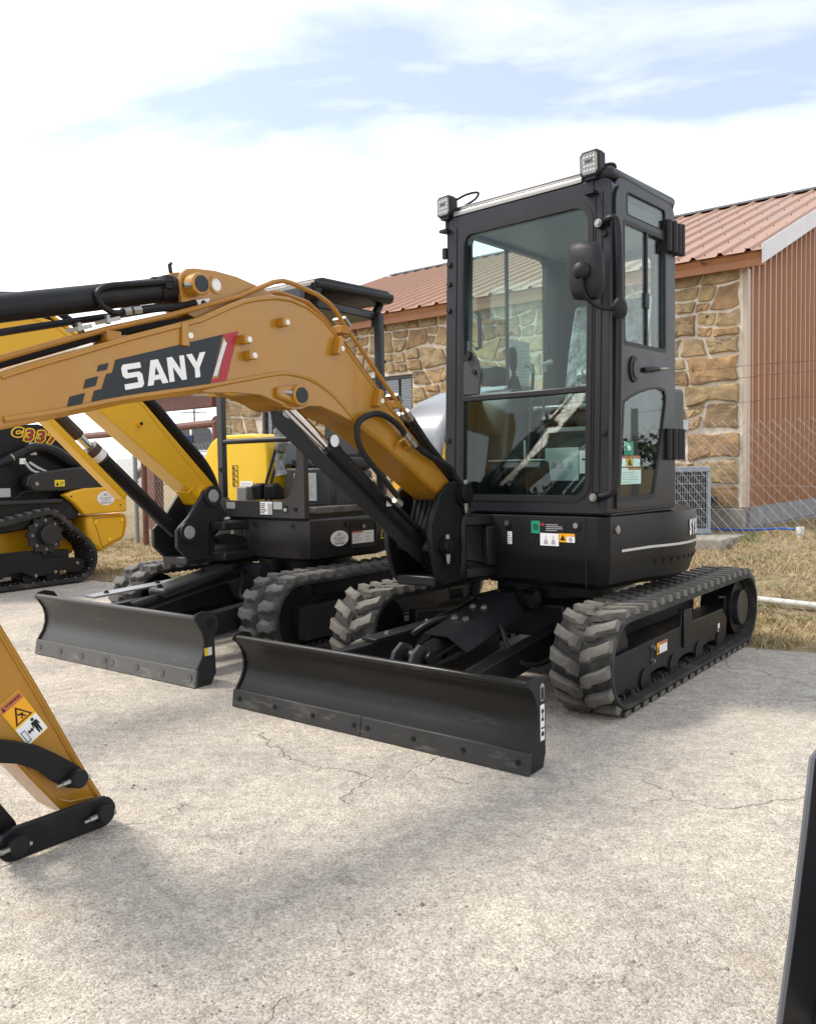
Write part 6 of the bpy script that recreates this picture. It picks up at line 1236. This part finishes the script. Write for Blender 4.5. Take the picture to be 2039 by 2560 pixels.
# ================================================================== COMPACT TRACK LOADER (far left)
LDR = empty('track_loader', (-3.85, 9.0, 0), -(R(90) + R(34)), 'black and yellow compact track loader at the left edge of the picture', 'loader')
lbar = lug_mesh([(-.03, -.16), (.03, -.16), (.03, .16), (-.03, .16)], .022, dusty2, .8)
for s in (0, 1):
    yo = 0 if s == 0 else -1.55; yc = yo - .19
    circs = [(-.36, .27, .27), (1.45, .27, .27), (1.40, .45, .20), (-.02, .55, .265)]
    circs = [(-.36, .27, .255), (1.55, .27, .255), (-.02, .57, .255)]
    make_track(LDR, circs, yc - .19, yc + .19, .048, [(lbar, yc, 0)], .105, rubber, dusty2)
    fr = MB().prism([(1.5, .40), (.23, .41), (.05, .31), (-.34, .29), (-.44, .24), (-.44, .18), (-.39, .13), (-.26, .13), (-.19, .17), (-.08, .14), (.05, .13), (.17, .12), (.30, .19), (.42, .19), (.55, .13), (1.5, .13)], 'y', yo - .04, yo - .015).build('track_frame', black, LDR, bevel=.006)
    MB().box(-.3, 1.5, yc - .10, yc + .10, .15, .38).build('frame_beam', black, fr)
    sk = MB(); n = 26; pts = []
    for i in range(n): a = 2 * math.pi * i / n; r_ = .225 if i % 2 == 0 else .185; pts.append((-.02 + r_ * math.cos(a), .56 + r_ * math.sin(a)))
    sk.prism(pts, 'y', yo - .10, yo - .07).build('sprocket', satin, LDR, bevel=.004)
    MB().cyl((-.04, yo - .12, .56), (-.04, yo + .0, .56), .112, 28).build('drive_hub', satin, LDR, bevel=.01)
    for k in range(8): a = k * math.pi / 4; bolt(MB(), (-.02 + .155 * math.cos(a), yo - .07, .56 + .155 * math.sin(a)), (0, 1, 0), .011, .014).build('hub_bolt', steel, LDR)
    for c in (-.09, .18, .62, .95): MB().cyl((c, yc - .10, .11), (c, yc + .12, .11), .085, 20).build('roller', black, fr)
    for x, z in ((-.08, .155), (.15, .14), (-.35, .225)): bolt(MB(), (x, yo - .015, z), (0, 1, 0), .013, .02).build('roller_bolt', steel, fr)
    if s == 0:
        mb = MB(); pth = belt_path(circs)
        for i in range(44): p, t = along(pth, plen(pth) * i / 44); mb.cyl((p[0] - t[1] * .045, yo - .055, p[1] + t[0] * .045), (p[0] - t[1] * .045, yo - .04, p[1] + t[0] * .045), .007, 6)
        mb.build('belt_studs', bright, LDR)['kind'] = 'stuff'
MB().box(-.55, 1.6, -1.20, -.36, .30, .95).build('chassis', yellow_l, LDR, bevel=.03)
MB().prism([(-.45, .70), (-.52, .92), (.3, .95), (1.6, .95), (1.6, .6), (.4, .6)], 'y', -.38, -.12).build('fender', black, LDR, bevel=.02)
yb = MB().prism([(-.55, .735), (-1.10, .745), (-1.12, .62), (-1.07, .44), (-.72, .30), (-.56, .42)], 'y', -1.45, -.10).build('counterweight', yellow_l, LDR, bevel=.05, seg=3, smooth=50)
MB().ring((0, -.0995, 0), (-1, 0, 0), (0, 0, 1), [(.63, .705), (1.06, .712), (1.06, .62), (1.03, .47), (.74, .36)], [(.64, .695), (1.05, .702), (1.05, .62), (1.02, .475), (.745, .372)], .004).build('cover_joint', gold_d, yb)
for x, z in ((-.66, .655), (-1.02, .66), (-.84, .445)): MB().cyl((x, -.105, z), (x, -.088, z), .02, 14).build('cover_bolt', ylw, yb)
yf = MB().prism([(-.25, .98), (-.36, 1.02), (-.50, 1.045), (-.80, 1.055), (-1.06, .95), (-1.065, .76), (-.50, .745), (-.38, .88)], 'y', -.16, -.05).build('rear_side_panel', yellow_l, LDR, bevel=.02, seg=3)
oval_sticker(Face((0, -.05, 0), (-1, 0, 0), (0, 0, 1)), .775, .925, .115, .082, yf)
for x, z in ((-.33, .96), (-.97, .84)): MB().cyl((x, -.05, z), (x, -.047, z), .01, 8).build('panel_hole', ink, yf)
MB().prism([(1.3, 1.05), (1.3, 1.5), (.9, 2.05), (.3, 2.08), (.25, 1.70)] + [(.34, 1.69), (.14, 1.74), (-.10, 1.755), (-.24, 1.71), (-.33, 1.64), (-.50, 1.48), (-.67, 1.27), (-.80, 1.05), (-.8, .8), (1.2, .8)], 'y', -1.32, -.26).build('engine_hood', body_m, LDR, bevel=.05, seg=3, smooth=50)
hF = Face((0, -.26, 0), (-1, 0, 0), (0, 0, 1))
HDo = [o for o in LDR.children if o.name.startswith('engine_hood')][0]
for k, (ch, col_) in enumerate((('C', ink), ('3', red), ('3', red), ('7', red))):
    a = -.155 + .135 * k; b = 1.640 - .012 * k + (.0 if k else .018)
    h_ = .105 if k else .075
    for q_, (mm, bo) in enumerate(((orange, .021), (ylw, .015), (ink, .0075), (col_, .0015))):
        if q_ == 3 and col_ is ink: continue
        hF.text(ch, a, b, h_ * 1.55, mm, HDo, .0015 + .0012 * q_ + .0002 * k, bold=bo, shear=.22, name='model_lettering', sx=1.3)
mb = MB(); hF.poly(mb, slot((.0, 1.535), (.05, 1.53), .022), .002, .012); mb.build('hood_latch', silver, HDo, bevel=.004)
for k in range(6): hF.decal('hood_louvre', [(-.34 + .018 * k, 1.50 - .02 * k), (-.325 + .018 * k, 1.50 - .02 * k), (-.28 + .018 * k, 1.62 - .02 * k), (-.295 + .018 * k, 1.62 - .02 * k)], ink, HDo, .002)
MB().prism([(.14, 1.20), (.0, 1.24), (-.62, 1.30), (-.84, 1.10), (-.80, 1.03), (.10, 1.02), (.17, 1.10)], 'y', -.20, -.08).build('lift_arm', satin, LDR, bevel=.02)
MB().cyl((.07, -.085, 1.11), (.07, -.06, 1.11), .07, 24).build('arm_pivot', satin, LDR, bevel=.006); MB().cyl((.07, -.06, 1.11), (.07, -.05, 1.11), .022, 6).build('pivot_bolt', steel, LDR)
laF = Face((0, -.08, 0), (-1, 0, 0), (0, 0, 1)); LA_ = [o for o in LDR.children if o.name.startswith('lift_arm')][0]
laF.rect('caution_sticker', .155, .275, 1.075, 1.145, ylw, LA_, .002); laF.decal('caution_symbol', [(.165, 1.085), (.205, 1.085), (.185, 1.13)], ink, LA_, .004); laF.lines(.215, .27, 1.085, 1.13, 3, ink, LA_, .004, .2)
MB().cyl((.12, -.14, 1.46), (.62, -.14, 1.24), .045, 18).build('lift_cylinder', black, LDR); MB().cyl((.30, -.14, 1.381), (.285, -.14, 1.388), .048, 18).build('cylinder_ring', steel, LDR)
Face((0, -.09, 0), Vector((-.5, 0, .22)), (.22, 0, .5)).text('CUSTOM', -.295 - .16, 1.05 + .19, .07, ylw, LDR, .004, bold=.002, shear=.2)
MB().tube(smoothpath([(.12, -.14, 1.46), (.0, -.15, 1.50), (-.20, -.16, 1.47), (-.42, -.17, 1.35), (-.58, -.18, 1.26)]), [.05] * 12 + [.06] * 13, 9).build('hose_bundle', hose_m, LDR)
for q in ([(.18, -.10, 1.36), (.10, -.10, 1.26), (-.02, -.11, 1.22), (-.12, -.12, 1.20)], [(.12, -.10, 1.34), (.02, -.10, 1.28), (-.10, -.11, 1.23)]): MB().tube(smoothpath(q), .014, 7).build('hydraulic_line', silver, LDR)
MB().box(.16, .22, -.12, -.10, 1.32, 1.38).build('white_tag', white, LDR); MB().box(-.05, .02, -.235, -.225, 1.42, 1.45).build('white_tag', white, LDR)
MB().box(-.25, 1.5, -.16, -.07, .895, .94).build('side_rail', satin, LDR, bevel=.01); MB().box(.34, .52, -.115, -.105, .98, 1.07).build('spec_plate', greypr, LDR)
MB().tube(smoothpath([(.30, -.10, .95), (.22, -.09, 1.02), (.12, -.08, 1.03)]), .008, 6).build('hose', hose_m, LDR)

# ================================================================== FOREGROUND BUCKET (right edge)
BK = empty('loader_bucket', (.90, 1.75, 0), 0, 'black steel bucket standing close by at the lower right edge', 'bucket')
gb = mat('glossy black steel', (.012, .012, .014), .32, var=.2, vscale=5)
pk = [(-.136, -.02), (-.105, .227), (-.081, .444), (-.067, .585), (-.045, .612), (.25, .66), (.50, .55), (.62, .05), (.60, -.02)]
bp3 = MB().prism(pk, 'y', -.02, -.008).build('side_plate', gb, BK, bevel=.003)
MB().tube([(x, -.022, z) for x, z in pk[:5]], .007, 6).build('worn_edge', mat('worn edge', (.16, .17, .19), .35, metal=.5), BK)
MB().tube([(-.062, -.024, -.02), (-.035, -.024, .227), (-.018, -.024, .48)], .0016, 4).build('weld_line', satin, BK)
MB().cyl((-.02, -.02, .55), (-.02, -.04, .55), .028, 14).build('pivot_boss', gb, BK, bevel=.003)
MB().prism([(.45, .52), (.60, .05), (.58, .05), (.43, .52)], 'y', -1.2, -.021).build('back_plate', gb, BK)
MB().box(-.05, .6, -1.2, -.021, -.02, .01).build('bucket_floor', gb, BK)
